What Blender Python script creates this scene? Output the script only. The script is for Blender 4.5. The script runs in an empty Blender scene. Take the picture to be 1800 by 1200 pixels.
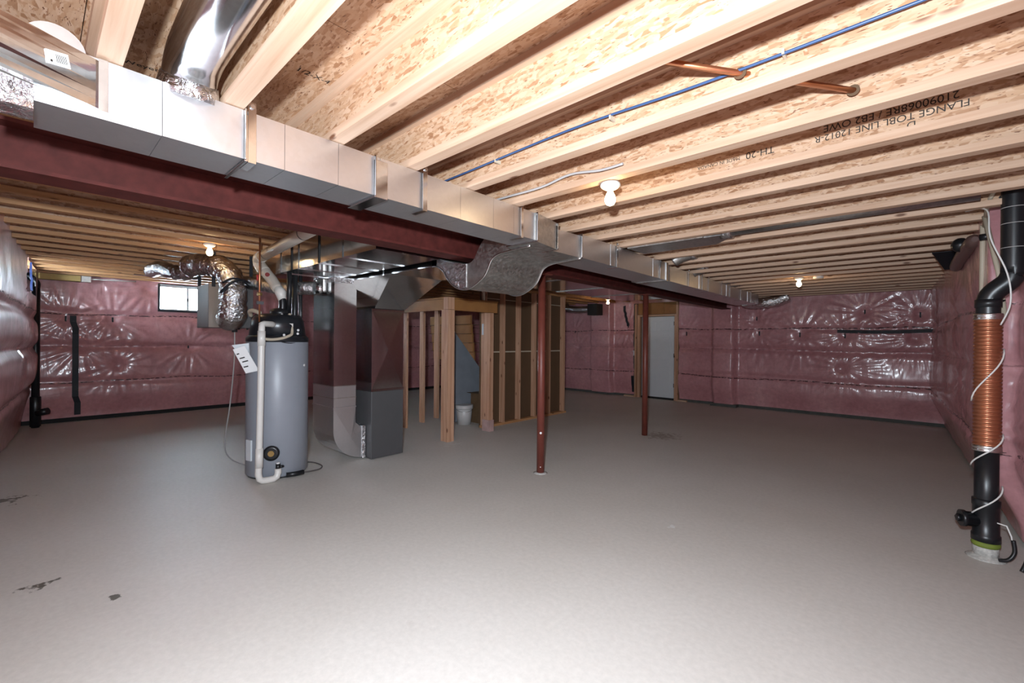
import bpy, math, random
from mathutils import Vector, Matrix, noise
random.seed(7)
scene = bpy.context.scene
COL = scene.collection

# ------------------------------------------------------------------ camera
CAM_H = 1.37; F_PX = 781.24; PSI = 0.7472; PIT = -0.0026; ROL = 0.0079
fw = Vector((-math.sin(PSI)*math.cos(PIT), math.cos(PSI)*math.cos(PIT), math.sin(PIT)))
r0 = Vector((math.cos(PSI), math.sin(PSI), 0)); u0 = r0.cross(fw)
rt = math.cos(ROL)*r0 + math.sin(ROL)*u0
up = -math.sin(ROL)*r0 + math.cos(ROL)*u0
cd = bpy.data.cameras.new('camera'); cam = bpy.data.objects.new('camera', cd); COL.objects.link(cam)
cd.sensor_width = 36.0; cd.lens = F_PX/1800*36.0; cd.clip_start = 0.02
m = Matrix.Identity(4)
for i in range(3):
    m[i][0] = rt[i]; m[i][1] = up[i]; m[i][2] = -fw[i]
m[0][3], m[1][3], m[2][3] = 0, 0, CAM_H
cam.matrix_world = m
scene.camera = cam

# ------------------------------------------------------------------ world, lights, exposure
w = bpy.data.worlds.new('sky'); scene.world = w; w.use_nodes = True
wb = w.node_tree.nodes['Background']
wb.inputs['Color'].default_value = (0.70, 0.87, 1.0, 1); wb.inputs['Strength'].default_value = 60.0
FLASH_W = 175.0
BULB = 66.0
ld = bpy.data.lights.new('photographer_flash', 'AREA'); ld.shape = 'DISK'; ld.size = 0.08; ld.energy = FLASH_W
ld.color = (0.80, 0.91, 1.0)
lo = bpy.data.objects.new('photographer_flash', ld); COL.objects.link(lo)
lo.location = (-0.02, -0.14, 1.60)
lo.rotation_euler = (Vector((-0.64, 0.72, -0.12))).to_track_quat('-Z', 'Y').to_euler()
vs = scene.view_settings
vs.view_transform = 'Standard'; vs.look = 'None'; vs.gamma = 1.0; vs.exposure = 0.0
vs.use_curve_mapping = False

# ------------------------------------------------------------------ materials
def new_mat(name):
    mt = bpy.data.materials.new(name); mt.use_nodes = True
    return mt, mt.node_tree.nodes, mt.node_tree.links, mt.node_tree.nodes['Principled BSDF']
def ramp(nodes, stops):
    r = nodes.new('ShaderNodeValToRGB'); e = r.color_ramp.elements
    while len(e) < len(stops): e.new(0.5)
    for k, (p, c) in enumerate(stops):
        e[k].position = p; e[k].color = (c[0], c[1], c[2], 1)
    return r
def coords(nodes, links, scale=(1, 1, 1), kind='world'):
    if kind == 'world':
        g = nodes.new('ShaderNodeNewGeometry'); out = g.outputs['Position']
    else:
        g = nodes.new('ShaderNodeTexCoord'); out = g.outputs['Object']
    mp = nodes.new('ShaderNodeMapping'); mp.inputs['Scale'].default_value = scale
    links.new(out, mp.inputs['Vector'])
    return mp.outputs['Vector']
def tex_noise(nodes, links, vec, scale, detail=3, rough=0.55, dist=0.0):
    n = nodes.new('ShaderNodeTexNoise'); n.inputs['Scale'].default_value = scale
    n.inputs['Detail'].default_value = detail; n.inputs['Roughness'].default_value = rough
    n.inputs['Distortion'].default_value = dist
    links.new(vec, n.inputs['Vector']); return n
def bump(nodes, links, b, height, strength, dist=0.01):
    bp = nodes.new('ShaderNodeBump'); bp.inputs['Strength'].default_value = strength
    bp.inputs['Distance'].default_value = dist
    links.new(height, bp.inputs['Height']); links.new(bp.outputs['Normal'], b.inputs['Normal']); return bp
def mixc(nodes, links, fac, a, b, mode='MIX'):
    mx = nodes.new('ShaderNodeMix'); mx.data_type = 'RGBA'; mx.blend_type = mode
    for sock, v in ((mx.inputs[0], fac), (mx.inputs[6], a), (mx.inputs[7], b)):
        if isinstance(v, bpy.types.NodeSocket): links.new(v, sock)
        elif isinstance(v, (int, float)): sock.default_value = v
        else: sock.default_value = (v[0], v[1], v[2], 1)
    return mx.outputs[2]
M = {}
def plain(key, col, rough=0.5, metal=0.0, coat=0.0, noise_amt=0.12, scale=9):
    mt, n, l, b = new_mat(key)
    v = coords(n, l); t = tex_noise(n, l, v, scale, 4)
    r = ramp(n, [(0.25, [c*(1-noise_amt) for c in col]), (0.75, [min(1, c*(1+noise_amt)) for c in col])])
    l.new(t.outputs['Fac'], r.inputs['Fac']); l.new(r.outputs['Color'], b.inputs['Base Color'])
    b.inputs['Roughness'].default_value = rough; b.inputs['Metallic'].default_value = metal
    b.inputs['Coat Weight'].default_value = coat
    M[key] = mt; return mt
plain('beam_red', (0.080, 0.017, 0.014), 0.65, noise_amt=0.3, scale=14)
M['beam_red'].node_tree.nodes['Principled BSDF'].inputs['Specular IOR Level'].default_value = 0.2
plain('column_red', (0.150, 0.036, 0.024), 0.45, noise_amt=0.2)
plain('tank_grey', (0.27, 0.29, 0.33), 0.38, noise_amt=0.03)
plain('furnace_grey', (0.075, 0.075, 0.078), 0.45, noise_amt=0.04)
plain('hrv_grey', (0.10, 0.095, 0.095), 0.4, noise_amt=0.04)
plain('hrv_plate', (0.26, 0.22, 0.19), 0.4, 0.3, noise_amt=0.04)
plain('black_plastic', (0.010, 0.011, 0.013), 0.35, noise_amt=0.1)
plain('black_top', (0.012, 0.014, 0.018), 0.3, noise_amt=0.1)
plain('pvc_white', (0.72, 0.70, 0.66), 0.35, noise_amt=0.03)
plain('white_paper', (0.8, 0.8, 0.8), 0.6, noise_amt=0.02)
plain('white_paint', (0.66, 0.70, 0.73), 0.45, noise_amt=0.02)
plain('porcelain', (0.8, 0.79, 0.74), 0.3, noise_amt=0.02)
plain('blue_tape', (0.015, 0.04, 0.16), 0.3, noise_amt=0.3, scale=40)
plain('black_tape', (0.006, 0.008, 0.014), 0.6, noise_amt=0.3, scale=30)
plain('blue_pipe', (0.035, 0.08, 0.19), 0.4, noise_amt=0.03)
plain('grey_cable', (0.42, 0.40, 0.39), 0.5, noise_amt=0.03)
plain('white_cable', (0.72, 0.71, 0.68), 0.45, noise_amt=0.03)
plain('cream_pipe', (0.50, 0.43, 0.33), 0.5, noise_amt=0.05)
plain('copper', (0.62, 0.26, 0.13), 0.3, 0.9, noise_amt=0.15)
plain('copper_sleeve', (0.46, 0.17, 0.09), 0.30, 0.75, noise_amt=0.12)
plain('steel_bright', (0.75, 0.75, 0.75), 0.25, 1.0, noise_amt=0.05)
plain('brown_board', (0.105, 0.058, 0.028), 0.75, noise_amt=0.08, scale=4)
plain('drywall_grey', (0.20, 0.22, 0.25), 0.8, noise_amt=0.12, scale=5)
plain('bucket_white', (0.55, 0.53, 0.52), 0.4, noise_amt=0.03)
plain('cardboard', (0.13, 0.075, 0.035), 0.8, noise_amt=0.2)
plain('concrete_dark', (0.085, 0.088, 0.080), 0.85, noise_amt=0.2)
plain('rubber_brown', (0.10, 0.085, 0.08), 0.5)
plain('plaster', (0.50, 0.49, 0.46), 0.8, noise_amt=0.3, scale=60)
plain('ink', (0.02, 0.015, 0.012), 0.7, noise_amt=0.1)
plain('ink_red', (0.20, 0.02, 0.02), 0.7, noise_amt=0.1)
plain('green_foam', (0.17, 0.22, 0.03), 0.7, noise_amt=0.3)
plain('red_handle', (0.4, 0.03, 0.03), 0.4)
plain('brass', (0.45, 0.30, 0.12), 0.3, 0.9)
plain('tape_clear', (0.45, 0.30, 0.28), 0.12, noise_amt=0.2)
plain('pad_yellow', (0.50, 0.36, 0.13), 0.7, noise_amt=0.15)
plain('exhaust_pvc', (0.52, 0.47, 0.41), 0.45, noise_amt=0.04)
plain('wood_orange', (0.30, 0.135, 0.04), 0.65, noise_amt=0.12, scale=6)
plain('vent_wrap', (0.13, 0.075, 0.065), 0.35)
plain('dark_gap', (0.012, 0.011, 0.011), 0.8)

def lumber(key, c0, c1, axis):
    mt, n, l, b = new_mat(key)
    sc = [26, 26, 26]; sc[axis] = 1.1
    v = coords(n, l, sc); t = tex_noise(n, l, v, 1.0, 5, 0.6, 0.6)
    r = ramp(n, [(0.28, c0), (0.5, [(a+d)/2 for a, d in zip(c0, c1)]), (0.72, c1)])
    l.new(t.outputs['Fac'], r.inputs['Fac'])
    sk = [9, 9, 9]; sk[axis] = 3.2
    vk = coords(n, l, sk); vo = n.new('ShaderNodeTexVoronoi'); vo.inputs['Scale'].default_value = 1.0
    l.new(vk, vo.inputs['Vector'])
    rk = ramp(n, [(0.06, (1, 1, 1)), (0.13, (0, 0, 0))]); l.new(vo.outputs['Distance'], rk.inputs['Fac'])
    cc = mixc(n, l, rk.outputs['Color'], r.outputs['Color'], (c0[0]*0.35, c0[1]*0.25, c0[2]*0.2))
    l.new(cc, b.inputs['Base Color']); b.inputs['Roughness'].default_value = 0.6
    bump(n, l, b, t.outputs['Fac'], 0.15, 0.003)
    M[key] = mt
P0, P1 = (0.46, 0.28, 0.175), (0.63, 0.445, 0.32)
lumber('lumber_x', P0, P1, 0); lumber('lumber_y', (0.38, 0.175, 0.068), (0.56, 0.31, 0.145), 1)
lumber('lumber_z', (0.36, 0.165, 0.085), (0.62, 0.385, 0.255), 2)

def osb(key, plane):
    mt, n, l, b = new_mat(key)
    base = coords(n, l)
    wob = tex_noise(n, l, base, 7.0, 2)
    vm = n.new('ShaderNodeVectorMath'); vm.operation = 'MULTIPLY_ADD'
    l.new(wob.outputs['Color'], vm.inputs[0]); vm.inputs[1].default_value = (0.03, 0.03, 0.03); l.new(base, vm.inputs[2])
    def layer(rot, s1, s2):
        mp = n.new('ShaderNodeMapping')
        if plane == 'xy': mp.inputs['Rotation'].default_value = (0, 0, rot); mp.inputs['Scale'].default_value = (s1, s2, 1)
        elif plane == 'xz': mp.inputs['Rotation'].default_value = (0, rot, 0); mp.inputs['Scale'].default_value = (s1, 1, s2)
        else: mp.inputs['Rotation'].default_value = (rot, 0, 0); mp.inputs['Scale'].default_value = (1, s1, s2)
        l.new(vm.outputs[0], mp.inputs['Vector'])
        vo = n.new('ShaderNodeTexVoronoi'); vo.inputs['Scale'].default_value = 1.0; vo.inputs['Randomness'].default_value = 1.0
        l.new(mp.outputs['Vector'], vo.inputs['Vector'])
        fl = n.new('ShaderNodeTexNoise'); fl.inputs['Scale'].default_value = 2.2; fl.inputs['Detail'].default_value = 4
        l.new(mp.outputs['Vector'], fl.inputs['Vector'])
        return vo, fl
    va, fa = layer(0.35, 17, 85); vb, fb = layer(-0.85, 20, 95); vc, fc = layer(1.45, 18, 80)
    tan = [(0.0, (0.32, 0.155, 0.075)), (0.22, (0.50, 0.30, 0.175)), (0.75, (0.60, 0.405, 0.275)), (1.0, (0.42, 0.225, 0.115))]
    outs = []
    for vv in (va, vb, vc):
        sp = n.new('ShaderNodeSeparateColor'); l.new(vv.outputs['Color'], sp.inputs['Color'])
        r = ramp(n, tan); l.new(sp.outputs[0], r.inputs['Fac']); outs.append((r.outputs['Color'], sp.outputs[1]))
    sel = tex_noise(n, l, base, 11.0, 2); rs = ramp(n, [(0.46, (0, 0, 0)), (0.5, (1, 1, 1))]); l.new(sel.outputs['Fac'], rs.inputs['Fac'])
    sel2 = tex_noise(n, l, base, 16.0, 2); rs2 = ramp(n, [(0.52, (0, 0, 0)), (0.56, (1, 1, 1))]); l.new(sel2.outputs['Fac'], rs2.inputs['Fac'])
    c = mixc(n, l, rs.outputs['Color'], outs[0][0], outs[1][0]); c = mixc(n, l, rs2.outputs['Color'], c, outs[2][0])
    # dark slivers
    rd = ramp(n, [(0.635, (0, 0, 0)), (0.68, (1, 1, 1))]); l.new(fa.outputs['Fac'], rd.inputs['Fac'])
    rd2 = ramp(n, [(0.67, (0, 0, 0)), (0.71, (1, 1, 1))]); l.new(fb.outputs['Fac'], rd2.inputs['Fac'])
    c = mixc(n, l, rd.outputs['Color'], c, (0.16, 0.06, 0.028)); c = mixc(n, l, rd2.outputs['Color'], c, (0.22, 0.085, 0.036))
    l.new(c, b.inputs['Base Color']); b.inputs['Roughness'].default_value = 0.62
    bump(n, l, b, va.outputs['Distance'], 0.12, 0.004)
    M[key] = mt
osb('osb_floor', 'xy'); osb('osb_web_x', 'xz'); osb('osb_web_y', 'yz')

def galv(key, col, rough, spang=1.0):
    mt, n, l, b = new_mat(key)
    v = coords(n, l); vo = n.new('ShaderNodeTexVoronoi'); vo.inputs['Scale'].default_value = 55
    l.new(v, vo.inputs['Vector'])
    sp = n.new('ShaderNodeSeparateColor'); l.new(vo.outputs['Color'], sp.inputs['Color'])
    k = 0.10*spang
    r = ramp(n, [(0, [c*(1-k) for c in col]), (1, [min(1, c*(1+k)) for c in col])]); l.new(sp.outputs[0], r.inputs['Fac'])
    l.new(r.outputs['Color'], b.inputs['Base Color']); b.inputs['Metallic'].default_value = 1.0
    mr = n.new('ShaderNodeMapRange'); mr.inputs[3].default_value = rough*(1-0.2*spang); mr.inputs[4].default_value = rough*(1+0.25*spang)
    l.new(sp.outputs[1], mr.inputs[0]); l.new(mr.outputs[0], b.inputs['Roughness'])
    t = tex_noise(n, l, v, 3.0, 2); bump(n, l, b, t.outputs['Fac'], 0.035, 0.02)
    M[key] = mt
galv('galv', (0.70, 0.71, 0.73), 0.38, 0.15); galv('galv_shiny', (0.62, 0.63, 0.64), 0.14, 0.4); galv('galv_dull', (0.50, 0.49, 0.47), 0.40)
def foil(key, col, rough, sc):
    mt, n, l, b = new_mat(key)
    v = coords(n, l); t = tex_noise(n, l, v, sc, 4, 0.6, 0.8)
    b.inputs['Base Color'].default_value = (*col, 1); b.inputs['Metallic'].default_value = 1.0; b.inputs['Roughness'].default_value = rough
    bump(n, l, b, t.outputs['Fac'], 0.9, 0.02); M[key] = mt
foil('foil', (0.70, 0.70, 0.71), 0.2, 26)

def concrete():
    mt, n, l, b = new_mat('concrete_floor')
    v = coords(n, l); a = tex_noise(n, l, v, 0.55, 5, 0.6); f = tex_noise(n, l, v, 34, 4, 0.65); s = tex_noise(n, l, v, 2.6, 6, 0.7, 0.5)
    r = ramp(n, [(0.30, (0.575, 0.545, 0.50)), (0.70, (0.655, 0.63, 0.59))]); l.new(a.outputs['Fac'], r.inputs['Fac'])
    rf = ramp(n, [(0.3, (0.93, 0.93, 0.93)), (0.7, (1.05, 1.05, 1.05))]); l.new(f.outputs['Fac'], rf.inputs['Fac'])
    c = mixc(n, l, 1.0, r.outputs['Color'], rf.outputs['Color'], 'MULTIPLY')
    rs = ramp(n, [(0.66, (0, 0, 0)), (0.80, (1, 1, 1))]); l.new(s.outputs['Fac'], rs.inputs['Fac'])
    ms = n.new('ShaderNodeMath'); ms.operation = 'MULTIPLY'; ms.inputs[1].default_value = 0.35; l.new(rs.outputs['Color'], ms.inputs[0])
    c = mixc(n, l, ms.outputs[0], c, (0.38, 0.34, 0.30))
    # irregular stains at their own places
    for (x, y, rad, col, st) in ((-5.62, -0.14, 0.26, (0.12, 0.105, 0.08), 0.70), (-3.57, 0.02, 0.15, (0.12, 0.11, 0.09), 0.72), (-3.12, 0.30, 0.05, (0.12, 0.11, 0.09), 0.66),
                                 (-2.80, 6.22, 0.34, (0.40, 0.35, 0.31), 0.60), (-4.55, 3.75, 0.22, (0.68, 0.67, 0.64), 0.64), (-1.36, 3.22, 0.05, (0.72, 0.72, 0.70), 0.66)):
        vs_ = n.new('ShaderNodeVectorMath'); vs_.operation = 'DISTANCE'; l.new(v, vs_.inputs[0]); vs_.inputs[1].default_value = (x, y, 0)
        m1 = n.new('ShaderNodeMapRange'); m1.inputs[1].default_value = rad; m1.inputs[2].default_value = 0.0; l.new(vs_.outputs['Value'], m1.inputs[0])
        nn = tex_noise(n, l, v, 15, 4, 0.6)
        mm = n.new('ShaderNodeMath'); mm.operation = 'MULTIPLY_ADD'; l.new(m1.outputs[0], mm.inputs[0]); mm.inputs[1].default_value = 0.28; l.new(nn.outputs['Fac'], mm.inputs[2])
        rr = ramp(n, [(st, (0, 0, 0)), (st+0.06, (1, 1, 1))]); l.new(mm.outputs[0], rr.inputs['Fac'])
        gate = n.new('ShaderNodeMath'); gate.operation = 'MULTIPLY'; l.new(rr.outputs['Color'], gate.inputs[0])
        g2 = n.new('ShaderNodeMath'); g2.operation = 'GREATER_THAN'; g2.inputs[1].default_value = 0.01; l.new(m1.outputs[0], g2.inputs[0]); l.new(g2.outputs[0], gate.inputs[1])
        c = mixc(n, l, gate.outputs[0], c, col)
    l.new(c, b.inputs['Base Color']); b.inputs['Roughness'].default_value = 0.5
    b.inputs['Specular IOR Level'].default_value = 0.35
    bump(n, l, b, f.outputs['Fac'], 0.06, 0.003)
    M['concrete_floor'] = mt
concrete()

def pink(key, axis, lines):
    mt, n, l, b = new_mat(key)
    v = coords(n, l); a = tex_noise(n, l, v, 1.3, 5, 0.65); f = tex_noise(n, l, v, 17, 4, 0.6)
    r = ramp(n, [(0.28, (0.44, 0.19, 0.21)), (0.55, (0.55, 0.265, 0.28)), (0.78, (0.64, 0.36, 0.365))]); l.new(a.outputs['Fac'], r.inputs['Fac'])
    rf = ramp(n, [(0.3, (0.86, 0.84, 0.85)), (0.75, (1.12, 1.12, 1.12))]); l.new(f.outputs['Fac'], rf.inputs['Fac'])
    c = mixc(n, l, 1.0, r.outputs['Color'], rf.outputs['Color'], 'MULTIPLY')
    # printed dashed lettering lines on the film
    sp = n.new('ShaderNodeSeparateXYZ'); l.new(v, sp.inputs[0])
    sc = [3, 3, 3]; sc[2] = 0.0
    dash = tex_noise(n, l, coords(n, l, (22, 22, 60)), 1.0, 2); rd = ramp(n, [(0.44, (0, 0, 0)), (0.50, (1, 1, 1))]); l.new(dash.outputs['Fac'], rd.inputs['Fac'])
    sag = tex_noise(n, l, coords(n, l, (1, 1, 0)), 0.9, 1)
    for (z, wdt, amt) in lines:
        m1 = n.new('ShaderNodeMath'); m1.operation = 'MULTIPLY_ADD'; l.new(sag.outputs['Fac'], m1.inputs[0]); m1.inputs[1].default_value = 0.10; l.new(sp.outputs[2], m1.inputs[2])
        cmp = n.new('ShaderNodeMath'); cmp.operation = 'COMPARE'; l.new(m1.outputs[0], cmp.inputs[0]); cmp.inputs[1].default_value = z+0.05; cmp.inputs[2].default_value = wdt
        g = n.new('ShaderNodeMath'); g.operation = 'MULTIPLY'; l.new(cmp.outputs[0], g.inputs[0]); l.new(rd.outputs['Color'], g.inputs[1])
        g2 = n.new('ShaderNodeMath'); g2.operation = 'MULTIPLY'; l.new(g.outputs[0], g2.inputs[0]); g2.inputs[1].default_value = amt
        c = mixc(n, l, g2.outputs[0], c, (0.04, 0.012, 0.016))
    l.new(c, b.inputs['Base Color']); b.inputs['Roughness'].default_value = 0.42
    b.inputs['Coat Weight'].default_value = 0.85; b.inputs['Coat Roughness'].default_value = 0.17
    sc = (4.5, 4.5, 0.9); wv = tex_noise(n, l, coords(n, l, sc), 1.5, 3, 0.5, 1.0)
    w2 = tex_noise(n, l, coords(n, l, (0.8, 0.8, 3)), 1.2, 2, 0.5, 0.8)
    ad = n.new('ShaderNodeMath'); l.new(wv.outputs['Fac'], ad.inputs[0]); l.new(w2.outputs['Fac'], ad.inputs[1])
    bp = n.new('ShaderNodeBump'); bp.inputs['Strength'].default_value = 0.16; bp.inputs['Distance'].default_value = 0.05
    l.new(ad.outputs[0], bp.inputs['Height']); l.new(bp.outputs['Normal'], b.inputs['Coat Normal']); l.new(bp.outputs['Normal'], b.inputs['Normal'])
    M[key] = mt
pink('pink_left', 1, [(1.74, 0.010, 0.9), (0.64, 0.010, 0.9), (1.22, 0.006, 0.35)])
pink('pink_back', 0, [(1.64, 0.011, 0.95), (0.62, 0.011, 0.95), (1.22, 0.007, 0.4)])

def emit(key, col, strength):
    mt, n, l, b = new_mat(key)
    b.inputs['Base Color'].default_value = (0.9, 0.9, 0.85, 1)
    b.inputs['Emission Color'].default_value = (*col, 1); b.inputs['Emission Strength'].default_value = strength
    M[key] = mt
emit('bulb_glow', (1.0, 0.69, 0.36), BULB)
mt, n, l, b = new_mat('window_glass'); n.remove(b)
gl = n.new('ShaderNodeBsdfTransparent'); gg = n.new('ShaderNodeBsdfGlossy'); gg.inputs['Roughness'].default_value = 0.02
mx = n.new('ShaderNodeMixShader'); mx.inputs[0].default_value = 0.06
l.new(gl.outputs[0], mx.inputs[1]); l.new(gg.outputs[0], mx.inputs[2]); l.new(mx.outputs[0], n['Material Output'].inputs['Surface'])
M['window_glass'] = mt
def filmmat():
    mt, n, l, b = new_mat('poly_film'); b.inputs['Base Color'].default_value = (0.75, 0.68, 0.68, 1); b.inputs['Roughness'].default_value = 0.12
    b.inputs['Alpha'].default_value = 0.35
    t = tex_noise(n, l, coords(n, l), 20, 4); bump(n, l, b, t.outputs['Fac'], 0.8, 0.03); M['poly_film'] = mt
filmmat()

# ------------------------------------------------------------------ helpers
WL = {}
def wloc(o): return WL.get(o.name, Vector((0, 0, 0))) if o else Vector((0, 0, 0))
def thing(name, label, cat, loc, group=None):
    o = bpy.data.objects.new(name, None); COL.objects.link(o); o.empty_display_size = 0.1
    o.location = loc; WL[o.name] = Vector(loc); o['label'] = label; o['category'] = cat
    if group: o['group'] = group
    return o
def tag(o, label, cat, group=None):
    o['label'] = label; o['category'] = cat
    if group: o['group'] = group
    return o
class MB:
    def __init__(s): s.v = []; s.f = []; s.sm = []
    def add(s, vs, fs, smooth=False):
        o = len(s.v); s.v += [tuple(p) for p in vs]; s.f += [tuple(i+o for i in f) for f in fs]; s.sm += [smooth]*len(fs); return s
    def hexa(s, p):
        return s.add(p, [(0, 3, 2, 1), (4, 5, 6, 7), (0, 1, 5, 4), (1, 2, 6, 5), (2, 3, 7, 6), (3, 0, 4, 7)])
    def box(s, x0, x1, y0, y1, z0, z1):
        if x0 > x1: x0, x1 = x1, x0
        if y0 > y1: y0, y1 = y1, y0
        if z0 > z1: z0, z1 = z1, z0
        return s.hexa([(x0, y0, z0), (x1, y0, z0), (x1, y1, z0), (x0, y1, z0), (x0, y0, z1), (x1, y0, z1), (x1, y1, z1), (x0, y1, z1)])
    def rings(s, rs, caps=True, smooth=True, closed=False):
        n = len(rs[0]); o = len(s.v)
        for r in rs: s.v += [tuple(p) for p in r]
        k = len(rs)
        for i in range(k if closed else k-1):
            a = o+i*n; b_ = o+((i+1) % k)*n
            for j in range(n):
                s.f.append((a+j, a+(j+1) % n, b_+(j+1) % n, b_+j)); s.sm.append(smooth)
        if caps and not closed:
            s.f.append(tuple(o+j for j in reversed(range(n)))); s.sm.append(False)
            s.f.append(tuple(o+(k-1)*n+j for j in range(n))); s.sm.append(False)
        return s
    def tube(s, pts, r, seg=12, caps=True):
        pts = [Vector(p) for p in pts]; k = len(pts)
        rad = r if isinstance(r, (list, tuple)) else [r]*k
        tg = [((pts[min(i+1, k-1)]-pts[i]).normalized()+(pts[i]-pts[max(i-1, 0)]).normalized()).normalized() for i in range(k)]
        a = Vector((0, 0, 1)) if abs(tg[0].z) < 0.9 else Vector((1, 0, 0))
        nn = tg[0].cross(a).normalized(); rs = []
        for i in range(k):
            if i:
                nn = (nn - tg[i]*nn.dot(tg[i])).normalized()
            bb = tg[i].cross(nn)
            rs.append([pts[i]+(nn*math.cos(2*math.pi*j/seg)+bb*math.sin(2*math.pi*j/seg))*rad[i] for j in range(seg)])
        return s.rings(rs, caps)
    def lathe(s, c, prof, seg=24, caps=True, smooth=True):
        c = Vector(c)
        return s.rings([[c+Vector((r*math.cos(2*math.pi*j/seg), r*math.sin(2*math.pi*j/seg), z)) for j in range(seg)] for r, z in prof], caps, smooth)
    def sphere(s, c, r, seg=16, sq=1.0):
        pr = [(r*math.sin(math.pi*(i+0.02)/8.04)+1e-5, -r*sq*math.cos(math.pi*(i+0.02)/8.04)) for i in range(9)]
        return s.lathe(c, pr, seg)
    def build(s, name, mat, parent=None, shear=0.0, bevel=0.0):
        off = wloc(parent)
        me = bpy.data.meshes.new(name)
        vv = [(p[0]-shear*p[1]-off.x, p[1]-off.y, p[2]-off.z) for p in s.v]
        me.from_pydata(vv, [], s.f); me.polygons.foreach_set('use_smooth', s.sm); me.update()
        if mat: me.materials.append(M[mat] if isinstance(mat, str) else mat)
        o = bpy.data.objects.new(name, me); COL.objects.link(o)
        if parent: o.parent = parent
        WL[o.name] = Vector(off)
        if bevel:
            bm = o.modifiers.new('bevel', 'BEVEL'); bm.width = bevel; bm.segments = 2; bm.limit_method = 'ANGLE'
        return o
def smooth_path(pts, n=6):
    pts = [Vector(p) for p in pts]; out = []
    for i in range(len(pts)-1):
        p0 = pts[max(i-1, 0)]; p1 = pts[i]; p2 = pts[i+1]; p3 = pts[min(i+2, len(pts)-1)]
        for k in range(n):
            t = k/n
            out.append(0.5*((2*p1)+(-p0+p2)*t+(2*p0-5*p1+4*p2-p3)*t*t+(-p0+3*p1-3*p2+p3)*t**3))
    out.append(pts[-1]); return out
def text_part(name, body, size, mat, parent, origin, xdir, ydir):
    cu = bpy.data.curves.new(name, 'FONT'); cu.body = body; cu.size = size; cu.extrude = 0.0
    tmp = bpy.data.objects.new(name+'_tmp', cu); COL.objects.link(tmp)
    bpy.context.view_layer.update()
    me = bpy.data.meshes.new_from_object(tmp.evaluated_get(bpy.context.evaluated_depsgraph_get()))
    bpy.data.objects.remove(tmp); bpy.data.curves.remove(cu)
    xd = Vector(xdir).normalized(); yd = Vector(ydir).normalized(); off = wloc(parent); og = Vector(origin)
    for vx in me.vertices:
        vx.co = og + xd*vx.co.x + yd*vx.co.y - off
    me.materials.clear(); me.materials.append(M[mat]); me.name = name
    o = bpy.data.objects.new(name, me); COL.objects.link(o); o.parent = parent; WL[o.name] = Vector(off)
    return o
def structure(o): o['kind'] = 'structure'; return o

ZR = 2.25          # underside of the joists right of the beam
ZL = 2.345         # underside of the joists left of the beam
JD = 0.241         # joist depth
ZTOP = 2.62
def XR(y): return 0.60-0.045*(y-4)      # concrete face of right wall
def YF(x): return -0.20-0.058*(x+10)    # concrete face of front wall
XLW, YBW = -10.20, 10.20

# ------------------------------------------------------------------ room shell
fl = structure(MB().box(-10.6, 1.3, -1.3, 10.6, -0.15, 0.0).build('floor', 'concrete_floor'))
ceil = structure(MB().box(-10.6, 1.3, -1.3, 10.6, ZTOP, ZTOP+0.06).build('ceiling', 'osb_floor'))
# window and door openings
WY0, WY1, WZ0, WZ1 = 1.55, 2.56, 1.865, 2.335
DX0, DX1, DZ = -5.10, -4.24, 1.96
mb = MB().box(XLW-0.25, XLW, -1.0, WY0, 0, ZTOP).box(XLW-0.25, XLW, WY1, 10.6, 0, ZTOP).box(XLW-0.25, XLW, WY0, WY1, 0, WZ0).box(XLW-0.25, XLW, WY0, WY1, WZ1, ZTOP)
wall_left = structure(mb.build('wall_left', 'concrete_dark'))
mb = MB().box(-10.6, DX0, YBW, YBW+0.25, 0, ZTOP).box(DX1, 1.0, YBW, YBW+0.25, 0, ZTOP).box(DX0, DX1, YBW, YBW+0.25, DZ+0.28, ZTOP).box(DX0-0.1, DX1+0.1, YBW+0.22, YBW+0.30, 0, ZTOP)
wall_back = structure(mb.build('wall_back', 'concrete_dark'))
def slab_r(y0, y1): return [(XR(y0), y0, 0), (XR(y0)+0.25, y0, 0), (XR(y1)+0.25, y1, 0), (XR(y1), y1, 0), (XR(y0), y0, ZTOP), (XR(y0)+0.25, y0, ZTOP), (XR(y1)+0.25, y1, ZTOP), (XR(y1), y1, ZTOP)]
wall_right = structure(MB().hexa(slab_r(-1.2, 10.4)).build('wall_right', 'concrete_dark'))
FX0, FX1, FZ0, FZ1 = -9.3, -7.9, 1.93, 2.33
def slab_f(x0, x1, z0, z1): return [(x0, YF(x0)-0.25, z0), (x1, YF(x1)-0.25, z0), (x1, YF(x1), z0), (x0, YF(x0), z0), (x0, YF(x0)-0.25, z1), (x1, YF(x1)-0.25, z1), (x1, YF(x1), z1), (x0, YF(x0), z1)]
mb = MB().hexa(slab_f(-10.45, FX0, 0, ZTOP)).hexa(slab_f(FX1, 1.1, 0, ZTOP)).hexa(slab_f(FX0, FX1, 0, FZ0)).hexa(slab_f(FX0, FX1, FZ1, ZTOP))
wall_front = structure(mb.build('wall_front', 'concrete_dark'))

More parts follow.
